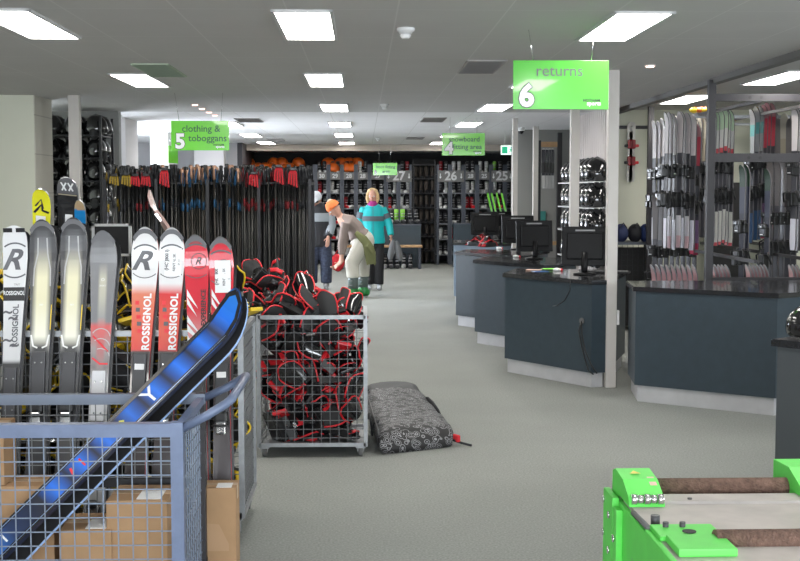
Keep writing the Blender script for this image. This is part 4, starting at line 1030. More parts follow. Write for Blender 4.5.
# ---------------------------------------------------------------- helmet racks
hp_ = thing('helmet', 'x', 'helmet'); helmet_parts(hp_, gloss_black, .125)
t = thing('helmet_rack', 'tall dark steel rack of black helmets beside the cream wall', 'rack', (-3.42, 14.6, 0))
f = MB()
for x in (-.36, .36):
    for y in (-.18, .5): f.bar((x, y, 0), (x, y, 2.5), .03, dark_steel)
f.build('rack_frame', t)
lv = [.13+.268*k for k in range(9)]
f = MB()
for z in lv: f.span((-.36, -.18, z-.012), (.36, .5, z), dark_steel)
f.build('rack_shelves', t)
for k, z in enumerate(lv):
    for i in range(3):
        for j in range(2):
            dup(hp_, (-3.42-.25+.262*i+random.uniform(-.01, .01), 14.58+.30*j, z+.022), (0, 0, random.choice([0, PI/2, PI])+random.uniform(-.5, .5)), label='black helmet, left rack, shelf %s, %s' % (['one', 'two', 'three', 'four', 'five', 'six', 'seven', 'eight', 'nine'][k]+' from the floor', ['left side', 'in the middle', 'right side'][i]), group='black helmets on the left rack').scale = (1.03, 1.03, 1.4)
t = thing('helmet_rack', 'white wire rack of black helmets between the two pale posts', 'rack', (2.70, 15.5, 0))
f = MB()
for x in (.135,):
    for y in (-1.58, .52): f.bar((x, y, 0), (x, y, 2.0), .022, white)
lv2 = [.80, 1.13, 1.43, 1.73]; 
for z in lv2:
    for x in (-.13, -.065, 0, .065, .13): f.bar((x, -1.62, z-.012), (x, .52, z-.012), .008, white)
    for k in range(15): y = -1.6+k*.15; f.bar((-.14, y, z-.004), (.14, y, z-.004), .007, white)
f.build('rack_frame', t)
for k, z in enumerate(lv2):
    for i in range(7): dup(hp_, (2.70, 14.05+.285*i, z+.022), (0, 0, PI/2+random.uniform(-.15, .15)), label='black helmet on the white rack, %s shelf, %s' % (['lowest', 'second lowest', 'second highest', 'top'][k], ['at the near end', 'near the near end', 'in the middle', 'towards the far end'][i//2]), group='black helmets on the white wire rack').scale = (1.2, 1.1, 1.6)
# orange helmets on top of the back racks
orh = thing('helmet', 'x', 'helmet'); helmet_parts(orh, orange_m, .155)
ob = [(247, 160), (251, 165), (258, 161), (265, 163), (271, 164), (281, 158), (289, 162), (298, 158), (273, 156), (328, 160), (333, 161), (341, 157), (349, 157), (346, 164), (352, 164), (357, 156)]
shelf_y = 27.35
for k, (px, py) in enumerate(ob):
    q = P(px, py, y=27.1)
    dup(orh, (q.x, (27.05 if py > 160.5 else 27.28), 2.05 if py > 160.5 else 2.17), (0, 0, random.uniform(-3, 3)), label=('orange helmet on top of the back shelf above the pole rack' if px < 310 else 'orange helmet on top of the boot racks above the bent person'), group='orange helmets on the back wall')
for pr in (hp_, orh):
    for ch in list(pr.children): bpy.data.objects.remove(ch)
    bpy.data.objects.remove(pr)
# ---------------------------------------------------------------- boot racks on the back wall
def boot_proto(shell, cuff, buck):
    t = thing('ski_boot', 'x', 'ski boot'); b = MB()
    b.tube([(0, .10, .05), (0, .02, .055), (0, -.08, .045), (0, -.16, .035)], [(.05, .045), (.05, .05), (.045, .052), (.03, .04)], shell, n=10, ref=(0, 0, 1)); b.build('boot_shell', t)
    c = MB(); c.tube([(0, .06, .06), (0, .05, .16), (0, .035, .27), (0, .03, .31)], [(.06, .05), (.058, .048), (.062, .052), (.056, .046)], cuff, n=10, ref=(0, 1, 0)); c.build('boot_cuff', t)
    k = MB()
    for z in (.16, .22): k.box((0, -.02, z), (.08, .02, .014), buck, bev=.003)
    k.box((0, -.09, .085), (.08, .02, .012), buck, bev=.003); k.build('buckles', t)
    return t
silver = mat('boot_silver', (.42, .42, .43), .3); wht = mat('boot_white', (.75, .75, .75), .35); drk = mat('boot_dark', (.035, .035, .04), .3)
bp = {'white boot': boot_proto(wht, wht, silver), 'dark boot': boot_proto(drk, drk, silver), 'grey boot': boot_proto(silver, drk, wht), 'red boot': boot_proto(red, mat('boot_darkred', (.3, .02, .03), .4), silver), 'white-toed dark boot': boot_proto(wht, drk, silver), 'green boot': boot_proto(drk, mat('boot_green', (.25, .60, .08), .4), silver)}
RY = 26.9
def px_x(px, y=RY): return P(px, 200, y=y).x
bays = [(315.5, 328.5, '30'), (328.5, 342, '29'), (342, 356, '28'), (356, 369.5, '28'), (369.5, 386, '27'), (386, 398.5, ''), (398.5, 411.5, ''),
        (437, 450, ''), (450, 463.5, ''), (463.5, 477, '28'), (477, 491, '25'), (491, 505, ''), (505, 519, ''), (519, 533, ''), (533, 547, ''), (236, 249, ''), (249, 262, ''), (262, 275, ''), (275, 289, ''), (289, 302, ''), (302, 315, '')]
levels = [.22, .56, .90, 1.24, 1.58]
rack_post = mat('rack_post_blue_grey', (.085, .095, .12), .5, .2); letter_mid = mat('pale_grey_lettering', (.62, .63, .64), .5); label_grey = mat('label_board_grey', (.17, .17, .17), .6)
words_ = ['floor-level', 'second', 'third', 'fourth', 'fifth', 'top']
for n_b, (pa, pb, num) in enumerate(bays):
    xa, xb = px_x(pa), px_x(pb); w_ = xb-xa
    where = ('numbered %s' % num if num and (num != '28') else ('numbered 28 behind the woman' if n_b == 3 else 'numbered 28 behind the bent person' if n_b == 2 else 'numbered 28 beside the 26 board')) if num else ['', '', '', '', '', 'under the left half of the 27 board', 'under the right half of the 27 board', 'under the left half of the 26 board', 'under the right half of the 26 board', '', '', 'under the left half of the 25 board', 'under the right half of the 25 board', 'between the two pale far posts', 'far right beside the exit sign'][n_b] if n_b < 15 else 'hidden behind the pole rack, %s from its left' % ['first', 'second', 'third', 'fourth', 'fifth'][min(4, n_b-15)]
    t = thing('boot_rack', 'blue-grey steel boot rack bay %s' % where, 'boot rack', (xa, RY, 0), 0, 'boot racks on the back wall')
    f = MB()
    for x in (.02, w_-.02): f.bar((x, -.0, 0), (x, 0, 2.2), .05, rack_post); f.bar((x, .42, 0), (x, .42, 2.2), .04, rack_post)
    f.build('rack_posts', t)
    f = MB()
    for z in levels+[2.0]: f.span((0, 0, z-.02), (w_, .42, z), mat('shelf_grey', (.22, .23, .25), .5, .3))
    f.build('rack_shelves', t)
    if n_b % 2 == 0:
        f = MB(); f.bar((.02, .40, 1.3), (w_-.02, .40, 1.8), .016, steel); f.build('cross_brace', t)
    else:
        f = MB(); f.bar((.02, .40, 1.8), (w_-.02, .40, 1.3), .016, steel); f.build('cross_brace', t)
    if num:
        lb = MB(); lb.span((.04, -.045, 1.87), (w_-.04, -.03, 2.03), label_grey); lb.text(num, .125, letter_mid, lambda c: Vector((c.x+w_/2, -.048, c.y+1.945)), bold=.004); lb.build('number_plate', t)
    if n_b >= 15: continue
    for li, z in enumerate(levels+[2.0]):
        if n_b in (5, 6) and li < 2: continue
        for j in range(2 if w_ < .31 else 2):
            kind = random.choices(list(bp), weights=[3, 5, 4, 1.2, 4, .5])[0]
            if n_b == 9 and li == 3: kind = 'red boot'
            if n_b == 9 and li == 4: kind = 'white boot'
            if n_b in (8, 10) and li == 5: kind = 'white boot'
            x = xa+w_*(.3+.4*j); rz = random.uniform(-.5, .5)
            sc_k = .92 if z < 2 else 1.0
            o = dup(bp[kind], (x, RY+.17, z-.003), (0, 0, rz), label='%s, %s shelf, %s, %s one' % (kind, words_[li], where.replace('hidden ', ''), ['left', 'right'][j]), group='ski boots on the back racks'); o.scale = (.8, .9, sc_k*.9)
# wide number boards 27, 26, 25
def board(p0, p1, num, label):
    xa, xb = px_x(p0), px_x(p1); y = RY-.06; zc = P(400, 176.5, y=y).z; t = thing('number_board', label, 'sign', (xa, y, zc-.12))
    MB().span((0, -.01, 0), (xb-xa, .0, .25), label_grey).build('board_panel', t)
    g = MB(); g.text(num, .27, letter_mid, lambda c: Vector((c.x+(xb-xa)/2, -.014, c.y+.125)), bold=.008)
    for s in (.1, .9):
        x = (xb-xa)*s; g.box((x, -.014, .15), (.02, .003, .07), letter_white); g.poly([(x-.03, -.014, .115), (x+.03, -.014, .115), (x, -.014, .07)], [[0, 1, 2]], letter_white)
    g.build('board_number', t)
board(386, 411.5, '27', 'grey number board above the woman, reading 27 between two arrows, leftmost of the four')
board(437.5, 463.5, '26', 'grey number board in the middle of the back wall reading 26')
board(491, 512, '25', 'grey number board just left of the far pale post reading 25')
board(524, 546, '24', 'grey number board partly hidden right of the far pale post')
# dark column of hanging boot liners between the rack blocks
t = thing('liner_rack', 'dark rack filled with black liners between the 27 and 26 racks', 'rack', (px_x(412.5), RY, 0)); w_ = px_x(436)-px_x(412.5)
f = MB(); f.bar((.02, 0, 0), (.02, 0, 2.3), .03, dark_steel); f.bar((w_-.02, 0, 0), (w_-.02, 0, 2.3), .03, dark_steel); f.span((0, .42, 0), (w_, .44, 2.35), matte_black); f.build('rack_frame', t)
f = MB()
for z in (.3, .62, .94, 1.26, 1.58, 1.9, 2.2): f.span((0, 0, z-.015), (w_, .42, z), dark_steel)
f.build('rack_shelves', t)
lp = thing('boot_liner', 'x', 'boot liner'); MB().tube([(0, .03, 0), (0, .03, .12), (0, .02, .22), (0, .01, .27)], [(.05, .045), (.048, .04), (.05, .045), (.03, .03)], mat('liner_brown', (.05, .04, .033), .7), n=8, ref=(0, 1, 0)).build('liner_body', lp); MB().tube([(0, .02, .03), (0, -.07, .03), (0, -.10, .03)], [.04, .032, .015], dark_fabric, n=8).build('liner_toe', lp)
for k, z in enumerate((.0, .3, .62, .94, 1.26, 1.58, 1.9)):
    for i in range(4): dup(lp, (px_x(412.5)+.065+i*.128, RY+.15, z+.002 if z else .034), (0, 0, random.uniform(-.6, .6)), label='dark boot liner on the %s shelf between the 27 and 26 racks' % ['floor-level', 'lowest', 'second', 'third', 'fourth', 'fifth', 'top'][k], group='liners between the boot racks')
for ch in list(lp.children): bpy.data.objects.remove(ch)
bpy.data.objects.remove(lp)
# shelf carrying the orange helmets
t = thing('wall_shelf', 'dark high shelf carrying orange helmets behind the pole rack', 'shelf', (px_x(241), 27.2, 0))
f = MB(); f.span((0, 0, 2.005), (px_x(304)-px_x(241), .5, 2.02), dark_steel); f.span((0, .48, 0), (px_x(304)-px_x(241), .5, 2.45), matte_black); f.build('shelf_board', t)
# benches with boots beneath
def bench(p0, p1, label, withbox=None):
    y = 25.3; xa, xb = px_x(p0, y), px_x(p1, y); t = thing('bench', label, 'bench', (xa, y, 0))
    MB().span((0, 0, .45), (xb-xa, .36, .49), wood, bev=.006).build('bench_seat', t)
    for x in (.06, (xb-xa)*.5, xb-xa-.08): MB().span((x, .02, 0), (x+.05, .34, .45), rack_post).build('bench_leg', t)
    return t
bench(338, 422.5, 'long wooden-topped bench behind the woman in teal')
def plinth(p0, p1, ztop, label, y=25.75):
    xa, xb = px_x(p0, y), px_x(p1, y); t = thing('low_cabinet', label, 'cabinet', (xa, y, 0)); MB().span((0, 0, 0), (xb-xa, .35, ztop-.025), laminate, bev=.004).build('cabinet_body', t); MB().span((-.01, -.01, ztop-.025), (xb-xa+.01, .36, ztop), rack_post, bev=.003).build('cabinet_top', t)
plinth(384, 421, .92, 'dark blue-grey low cabinet behind the wooden bench')
plinth(454, 474, .94, 'dark blue low cabinet under the 26 board')
for k, (px, m1) in enumerate(((391, None), (396.5, 'green boot'), (403, 'green boot'), (409.5, 'dark boot'), (416, 'dark boot'))):
    o = dup(bp[m1 or 'grey boot'], (px_x(px, 25.9), 25.95, .921), (0, 0, .1*k), label=['grey ski boot at the left end on the low cabinet', 'green ski boot left of its match on the low cabinet', 'green ski boot right of its match on the low cabinet', 'dark ski boot beside the green ones on the low cabinet', 'dark ski boot at the right end on the low cabinet'][k], group='boots on the low cabinet')
for k, px in enumerate((352, 359, 366, 385, 391, 397, 404, 410.5)): dup(bp['dark boot' if k % 3 else 'grey boot'], (px_x(px, 25.4), 25.5, .0), (0, 0, .1*((k % 3)-1)), label='dark ski boot under the wooden bench, %s' % ['left of the woman', 'right behind the woman', 'close to the bench leg'][min(2, k//3)], group='boots under the bench')
o = dup(bp['white boot'], (px_x(452.5, 25.9), 25.9, .0), (0, 0, 0), label='x'); bpy.data.objects.remove(o.children[0]); [bpy.data.objects.remove(c) for c in list(o.children)]; bpy.data.objects.remove(o)
for pr in bp.values():
    for ch in list(pr.children): bpy.data.objects.remove(ch)
    bpy.data.objects.remove(pr)
# lime-striped skis leaning at the racks
for k, px in enumerate((489, 493, 498, 503)):
    a_ = P(px+3, 212, y=26.2); b_ = P(px-1.5, 193, y=26.5); d = (b_-a_).normalized(); base = b_-d*((b_.z-.01)/d.z)
    t = thing('ski', 'narrow lime green topped ski leaning beyond the monitors, %s' % ['leftmost of four', 'second of four from the left', 'third of four from the left', 'rightmost of four'][k], 'ski', base, 0, 'lime green skis leaning at the racks'); L = (b_-base).length
    b, s = ski_mesh(L, .042, .035, .04, ramp_mat('lime_ski_top', [(0, (.5, .5, .5)), (L*.72, (.45, .47, .45)), (L*.78, (.22, .75, .10)), (L, (.25, .8, .1))], L), base_m, lime, rise=.01, tipl=.07); b.build('ski_body', t); orient(t, base, b_)
    MB().box((0, -.03, L*.4), (.06, .05, .2), black, bev=.01).build('ski_binding', t)

# red straps heap on the third counter
def strap_heap(px, py, label, sd):
    rnd = random.Random(sd); q = P(px, py, z=CT); t = thing('strap_heap', label, 'binding', (q.x, q.y, CT), rnd.uniform(-1, 1), 'red straps on the third counter')
    a = MB(); a.span((-.12, -.06, 0), (.12, .06, .06), black, bev=.015); a.tube([(-.08, 0, .03), (-.05, .0, .12), (0, .01, .14), (.05, 0, .1), (.08, 0, .03)], (.006, .03), black, n=6); a.build('binding_base', t)
    b = MB()
    for k in range(3):
        y = -.04+.04*k; b.tube([(-.16, y, .012), (-.08, y+rnd.uniform(-.03, .03), .07), (0, y, .10+.02*k), (.09, y+rnd.uniform(-.03, .03), .06), (.17, y, .012)], (.005, .018), red_s, n=5)
    b.build('red_straps', t)
strap_heap(477, 246, 'heap of red and black straps at the left of the third counter', 1); strap_heap(488, 247, 'heap of red and black straps lying right on the third counter', 2); strap_heap(482, 243, 'taller heap of red and black straps below the far monitor', 3)

# ---------------------------------------------------------------- ski racks at the right
t = thing('ski_rack_frame', 'grey steel frame with three cross bars carrying the hanging skis', 'rack', (3.0, 10.6, 0))
f = MB(); f.bar((.03, 0, 0), (.03, 0, 2.58), .062, frame_steel); f.build('near_upright', t)
f = MB()
for z, h_ in ((2.43, .065), (1.91, .075), (.845, .035)): f.span((.06, -.02, z-h_/2), (2.6, .02, z+h_/2), frame_steel)
f.build('cross_bars', t)
f = MB()
for z in (2.43, 1.91):
    for x in (.36, .46, 1.28, 1.36, 1.44, 2.1): f.tube([(x, -.022, z), (x, -.016, z)], .014, matte_black, n=12)
f.build('bolt_holes', t)
f = MB(); f.bar((.28, 3.3, 0), (.28, 3.3, 2.58), .062, frame_steel); f.build('rear_upright', t)
f = MB(); f.bar((2.57, 0, 0), (2.57, 0, 2.5), .05, frame_steel); f.build('far_upright', t)
f = MB()
for x in (.45, 1.05, 1.65, 2.35): f.bar((x, 0, 2.40), (x, 3.9, 2.40), .03, frame_steel); f.bar((x, 0, 1.0), (x, 3.9, 1.0), .03, frame_steel)
f.bar((.28, 3.3, 2.38), (2.6, 3.3, 2.38), .03, steel); f.bar((.28, 1.9, 2.38), (2.6, 1.9, 2.38), .03, steel); f.build('hanging_rails', t)
tw, tp_, tb_ = (.66, .62, .63), (.60, .22, .26), (.05, .05, .06)
def hang_proto(nm, stops, L=1.36, wt=.085, hi=black):
    t = thing('ski', 'x', 'ski'); b, s = ski_mesh(L, wt, wt*.78, wt*.9, ramp_mat(nm, stops, L, interp='CONSTANT', rough=.5, coat=.05), base_m, mat('dull_edge', (.10, .095, .10), .5), rise=.03, tipl=.1); b.build('ski_body', t)
    a = MB(); a.box((0, -.035, L*.56), (.08, .06, .09), hi, bev=.012); a.box((0, -.055, L*.60), (.11, .03, .05), hi, bev=.01); a.build('toe_piece', t)
    a = MB(); a.box((0, -.075, L*.60), (.022, .012, .02), steel); a.box((0, -.068, L*.545), (.03, .012, .008), white); a.build('toe_label', t)
    a = MB(); a.box((0, -.04, L*.36), (.08, .07, .13), hi, bev=.012); a.box((0, -.08, L*.33), (.05, .04, .07), hi, bev=.01); a.tube([(-.05, -.03, L*.42), (-.09, -.05, L*.40), (-.10, -.03, L*.34)], .009, hi, n=5); a.tube([(.05, -.03, L*.42), (.09, -.05, L*.40), (.10, -.03, L*.34)], .009, hi, n=5); a.build('heel_piece', t)
    return t
hpz = {'white': hang_proto('hang_white', [(0, (.62, .62, .70)), (.30, tb_), (.95, (.60, .56, .56))]),
       'pink': hang_proto('hang_pink', [(0, (.62, .40, .44)), (.12, (.64, .62, .66)), (.32, tb_), (.95, (.55, .50, .51))]),
       'tan': hang_proto('hang_tan', [(0, (.10, .10, .12)), (.5, tb_), (.85, (.30, .27, .20)), (1.1, (.36, .33, .27))]),
       'green': hang_proto('hang_green', [(0, (.6, .08, .1)), (.03, (.64, .64, .60)), (.34, tb_), (.92, (.60, .08, .10)), (.97, (.62, .62, .60)), (1.15, (.45, .60, .42))]),
       'red': hang_proto('hang_red', [(0, (.45, .04, .10)), (.12, (.25, .15, .28)), (.36, tb_), (.92, (.50, .04, .07)), (1.22, (.42, .20, .22))]),
       'teal': hang_proto('hang_teal', [(0, (.04, .10, .22)), (.3, tb_), (.9, (.30, .32, .33)), (1.08, (.10, .35, .35)), (1.2, (.33, .33, .34))]),
       'blue': hang_proto('hang_blue', [(0, (.03, .08, .22)), (.18, (.03, .18, .09)), (.26, (.012, .014, .03)), (.9, (.02, .025, .05)), (1.15, (.012, .04, .02))]),
       'dark': hang_proto('hang_dark', [(0, (.05, .05, .06)), (.3, tb_), (.9, (.12, .11, .11))])}
def hang(kind, px, ytop, y, label, group, rz=None, sc_=1.0):
    q = P(px, ytop, y=y); o = dup(hpz[kind], (q.x, y, q.z-1.36*sc_), (0, 0, random.uniform(-1.4, -1.0) if rz is None else rz), label=label, group=group); o.scale = (1, 1, sc_); o.location.z += random.uniform(-.025, .012); o.rotation_euler[1] = random.uniform(-.012, .012); return o
for i in range(9): hang(['white', 'pink', 'white'][i % 3], 655.5+i*4.1, 119-i*.5, 13.35-.06*i, 'white-topped ski in the left bay of the hanging rack, %s' % ['left part', 'middle part', 'right part'][i//3], 'white skis hanging in the left bay')
for i in range(7): hang(['white', 'pink'][i % 2], 667+i*4.4, 112, 12.2, 'pinkish white ski hung in front in the left bay, %s' % ('left half' if i < 4 else 'right half'), 'white skis hanging in front of the left bay')
for i in range(2): hang('red', 694+i*4, 122, 12.6, 'ski with a red stripe hanging %s the middle of the left bay' % ['in', 'just right of'][i], 'red striped skis in the left bay')
for i in range(7): hang('tan', 686+i*3.6, 120-i, 13.6, 'brownish tipped dark ski at the right of the left bay, %s' % ('left half' if i < 4 else 'right half'), 'brown tipped skis in the left bay')
for i in range(6): hang('green', 714+i*3.7, 108, 12.2, 'white and green tipped ski just right of the tall grey upright, %s' % ('left three' if i < 3 else 'right three'), 'white and green skis right of the upright')
for i in range(6): hang('red' if i > 2 else 'teal', 753.5+i*4.0, 107-i, 12.4, '%s ski hanging in the middle of the right bay' % ('red-tipped dark' if i > 2 else 'teal and grey tipped'), 'red and teal skis in the right bay')
for i, (px, yy) in enumerate(((743.5, 163), (748, 163), (769, 166))): hang('blue', px, yy, 11.4, ['blue and green ski hanging low, big black bindings, left of its match', 'blue and green ski hanging low, big black bindings, right of its match', 'blue ski hanging low at the right in front of the wall'][i], 'blue skis hanging low in the right bay', rz=-1.2)
for i in range(7): hang(['dark', 'dark', 'tan'][i % 3], 777+i*4.2, 112+(i % 2)*5, 12.6-.1*i, 'dark ski near the right edge of the frame among the hanging skis', 'dark skis at the right edge', rz=-.6)
for i in range(5): hang('dark', 772+i*6, 158, 11.9, 'dark ski hanging low near the right edge behind the others', 'dark skis low at the right edge')
for i in range(8): hang('dark', 656+i*5.6, 196, 12.9, 'dark ski hanging low in the left bay under the white ones', 'dark skis low in the left bay')
for i in range(2): hang('white', 796+i*3.5, 108, 11.6, 'white and blue ski at the very right edge of the frame', 'white skis at the right edge')
# low row, curved white tips above the counter
def low(px, label, group, m_='pink'):
    q = P(px, 264, y=10.95); base = Vector((q.x-.03, 11.15, .012)); tip = Vector((q.x, 10.95, q.z)); t = thing('ski', label, 'ski', base, 0, group); L = (tip-base).length
    if m_ not in low.c:
        b, s = ski_mesh(1.0, .075, .062, .07, ramp_mat('low_'+m_, [(0, (.5, .5, .5)), (.5, (.5, .3, .32)), (.9, (.62, .36, .38)), (1.0, (.66, .62, .62))], 1.0), base_m, edge_m, rise=.06, tipl=.14); low.c[m_] = b.mesh('ski_body')
    o = part('ski_body', low.c[m_], t); o.scale = (.8, 1, L); orient(t, base, tip, yref=(2.2, 1, 0))
low.c = {}
for i in range(5): low(716+i*3.6, 'short white and pink ski standing low beside the grey upright', 'short skis standing beside the upright')
for i in range(6): low(751+i*3.6, 'short white and pink ski standing low in the middle of the right bay', 'short skis standing in the right bay')
for i in range(3): low(794+i*3.6, 'short white and pink ski standing low at the right edge', 'short skis standing at the right edge')
for i in range(9): low(656+i*5.2, 'short pale ski standing low in the left bay, mostly hidden by the counter', 'short skis standing in the left bay')
# dark cabinet panel behind the green tipped skis, yellow straps over the left bay
t = thing('room_divider', 'dark grey panel behind the white and green tipped skis', 'panel', (P(727, 200, y=14.3).x, 14.3, 0)); MB().span((-.22, 0, .5), (.22, .05, 1.72), matte_black, bev=.005).build('panel_board', t); MB().span((-.2, .0, 0), (-.17, .04, .5), dark_steel).build('panel_foot', t); MB().span((.17, .0, 0), (.2, .04, .5), dark_steel).build('panel_foot', t)
t = thing('cupboard', 'tall dark brown cupboard panel near the right edge behind the skis', 'panel', (P(786, 200, y=14.2).x, 14.2, 0)); MB().span((-.14, 0, 0), (.14, .05, 2.42), mat('dark_brown_board', (.06, .045, .04), .6), bev=.005).build('panel_board', t)
for k, px in enumerate((694, 699, 703)):
    q = P(px, 110+2*(k % 2), y=12.5); t = thing('strap_bundle', 'orange and yellow strap bundle on top of the left bay, %s' % ['leftmost', 'middle one', 'rightmost'][k], 'straps', (q.x, 12.5, 2.415), k, 'yellow straps over the skis'); MB().sphere((0, 0, .03), (.05, .04, .03), yellow if k != 1 else orange_m, 8, 6).build('strap_roll', t); MB().tube([(-.04, 0, .03), (0, -.03, .065), (.05, 0, .03)], (.003, .012), orange_m, n=4).build('strap_band', t)
for pr in hpz.values():
    for ch in list(pr.children): bpy.data.objects.remove(ch)
    bpy.data.objects.remove(pr)
# pair of white skis with red bindings hung on the cream wall
t = thing('wall_rail', 'dark rail fixed high on the cream wall above the hung skis', 'rail', (P(632, 126, y=14.7).x, 14.78, P(632, 127, y=14.7).z)); MB().span((-.30, -.03, -.02), (.30, .015, .02), dark_steel).build('rail_bar', t)
MB().cyl((0, -.03, 0), (0, -.10, .01), .006, steel, 8).build('rail_hook', t)
for k in range(2):
    q = P(630.5+k*2.2, 122, y=14.72); L = .72; t = thing('ski', 'short white ski with red bindings hung on the cream wall, %s one of the pair' % ['left', 'right'][k], 'ski', (q.x, 14.735, q.z-L), 0, 'short skis on the cream wall')
    b, s = ski_mesh(L, .075, .06, .07, ramp_mat('wall_ski', [(0, (.62, .62, .60)), (L, (.68, .68, .66))], L), base_m, edge_m, rise=.03, tipl=.07); b.build('ski_body', t)
    for nm, z in (('toe_piece', L*.63), ('heel_piece', L*.35)):
        a = MB(); a.box((0, -.03, z), (.07, .05, .11), mat('dark_red', (.30, .02, .03), .35), bev=.015); a.box(((-1)**(k+1)*.05, -.035, z-.02), (.05, .03, .035), red if k else black, bev=.01); a.build(nm, t)
# shelf of dark blue bags
t = thing('storage_shelf', 'low shelf with wire front under the dark bags by the cream wall', 'shelf', (3.15, 14.0, 0))
f = MB(); f.span((-.24, 0, 1.0), (.24, .5, 1.03), rack_post)
for x in (-.22, .22):
    for y in (.02, .48): f.bar((x, y, 0), (x, y, 1.0), .03, dark_steel)
f.build('shelf_frame', t); f = MB(); panel_grid(f, (-.22, 0, .1), (.22, 0, .1), (-.22, 0, 1.0), .06, .003, dark_steel); f.build('wire_front', t)
f = MB(); f.span((-.2, .1, .05), (.2, .45, .95), matte_black); f.build('dark_crates', t)
for k, (x, c_) in enumerate(((-.14, (.02, .03, .09)), (.02, (.015, .015, .02)), (.15, (.02, .04, .14)))):
    o = MB().sphere((0, 0, .10), (.085, .12, .11), mat('bag_cloth%d' % k, c_, .7, bump=.4, bscale=20), 12, 8); o.tube([(-.04, -.1, .17), (0, -.12, .22), (.04, -.1, .17)], .008, black, n=6); o = o.build('soft_bag'); o.location = (3.15+x, 14.15, 1.03); tag(o, ['navy soft bag at the left on the shelf by the cream wall', 'black soft bag between two blue ones by the cream wall', 'blue soft bag at the right on the shelf by the cream wall'][k], 'bag', 'soft bags on the shelf')
# shelving unit with skis behind the middle posts
xa, xb = P(537.5, 200, y=18.9).x, P(561, 200, y=18.9).x
t = thing('shelving_unit', 'dark steel unit with a wooden header behind the middle monitors', 'shelving unit', (xa, 18.9, 0)); w_ = xb-xa
f = MB(); f.bar((.02, 0, 0), (.02, 0, 2.4), .05, dark_steel); f.bar((w_-.03, 0, 0), (w_-.03, 0, 2.52), .07, frame_steel); f.build('unit_posts', t)
f = MB(); f.span((.05, .0, 2.30), (w_-.06, .04, 2.38), wood); f.span((.05, 0, .78), (w_-.06, .04, .84), wood); f.build('wooden_header', t); MB().span((.03, .5, 0), (w_, .53, 2.3), grey_wall).build('back_panel', t)
MB().span((.10, .46, 1.0), (.2, .5, 1.3), mat('teal_notice', (.04, .22, .20), .6)).build('notice_sheet', t)
for k in range(4):
    q = P(545+k*3.0, 148, y=18.75); Lk = .62; t = thing('ski', 'short dark ski hanging in the unit with the wooden header', 'ski', (q.x, 18.885, q.z-Lk), -.3, 'short skis in the wooden-header unit'); b, s = ski_mesh(Lk, .06, .05, .055, ramp_mat('unit_ski', [(0, (.4, .4, .4)), (.2, (.04, .04, .05)), (.6, (.5, .5, .5))], .62, interp='CONSTANT'), base_m, edge_m, rise=.02, tipl=.07); b.build('ski_body', t); MB().box((0, -.03, .32), (.06, .05, .16), black, bev=.01).build('ski_binding', t)

# ---------------------------------------------------------------- people
def smooth_mesh(builds, mats_, voxel=.014, name='body', iters=3):
    """builds: callable filling an MB; its overlapping closed shapes are fused into one surface"""
    mb = MB(); builds(mb); bmesh.ops.recalc_face_normals(mb.bm, faces=mb.bm.faces); me = bpy.data.meshes.new('tmp'); mb.bm.to_mesh(me); mb.bm.free()
    o = bpy.data.objects.new('tmp', me); COL.objects.link(o); r = o.modifiers.new('r', 'REMESH'); r.mode = 'VOXEL'; r.voxel_size = voxel; r.use_smooth_shade = True
    s = o.modifiers.new('s', 'SMOOTH'); s.iterations = iters; s.factor = .5
    dg = bpy.context.evaluated_depsgraph_get(); out = bpy.data.meshes.new_from_object(o.evaluated_get(dg)); bpy.data.objects.remove(o); bpy.data.meshes.remove(me)
    out.name = name; out.materials.clear(); out.materials.append(mats_)
    for p_ in out.polygons: p_.use_smooth = True; p_.material_index = 0
    return out
X = skin
def V(*a): return Vector(a)
def hand(mb, wrist, d, side, size=1.0, curl=.35):
    """palm and five separate fingers; d = pointing direction, side = thumb direction"""
    d = Vector(d).normalized(); s = Vector(side); s = (s-d*s.dot(d)).normalized(); n = d.cross(s); w = Vector(wrist)
    mb.tube([w, w+d*.04*size, w+d*.09*size], [(.028*size, .014*size), (.036*size, .014*size), (.038*size, .012*size)], X, n=10, ref=s)
    for k, (o_, l) in enumerate(((.027, .062), (.009, .072), (-.009, .068), (-.027, .052))):
        a = w+d*.088*size+s*o_*size; b = a+(d+n*curl*.4).normalized()*l*.5*size; c = b+(d+n*curl*1.6).normalized()*l*.5*size; mb.tube([a, b, c], [.009*size, .0085*size, .006*size], X, n=6)
    a = w+d*.025*size+s*.028*size; b = a+(d*.6+s*.8).normalized()*.035*size; mb.tube([a, b, b+(d+s*.25+n*curl).normalized()*.03*size], [.011*size, .010*size, .007*size], X, n=6)
def face(t, c, f, up, r=.1, hairc=None):
    """eyes, brows and mouth as small parts; the nose and ears belong to the body"""
    f = Vector(f).normalized(); up = Vector(up); up = (up-f*up.dot(f)).normalized(); s = f.cross(up)
    e = MB()
    for k in (-1, 1): e.sphere(c+f*r*.80+s*k*r*.34+up*r*.02, r*.13, white, 8, 6); e.sphere(c+f*r*.90+s*k*r*.34+up*r*.02, r*.07, matte_black, 8, 6)
    e.build('eyes', t)
    MB().tube([c+f*r*.84-s*r*.22-up*r*.58, c+f*r*.93-up*r*.60, c+f*r*.84+s*r*.22-up*r*.58], r*.055, mat('lips', (.45, .14, .12), .5), n=6).build('mouth', t)
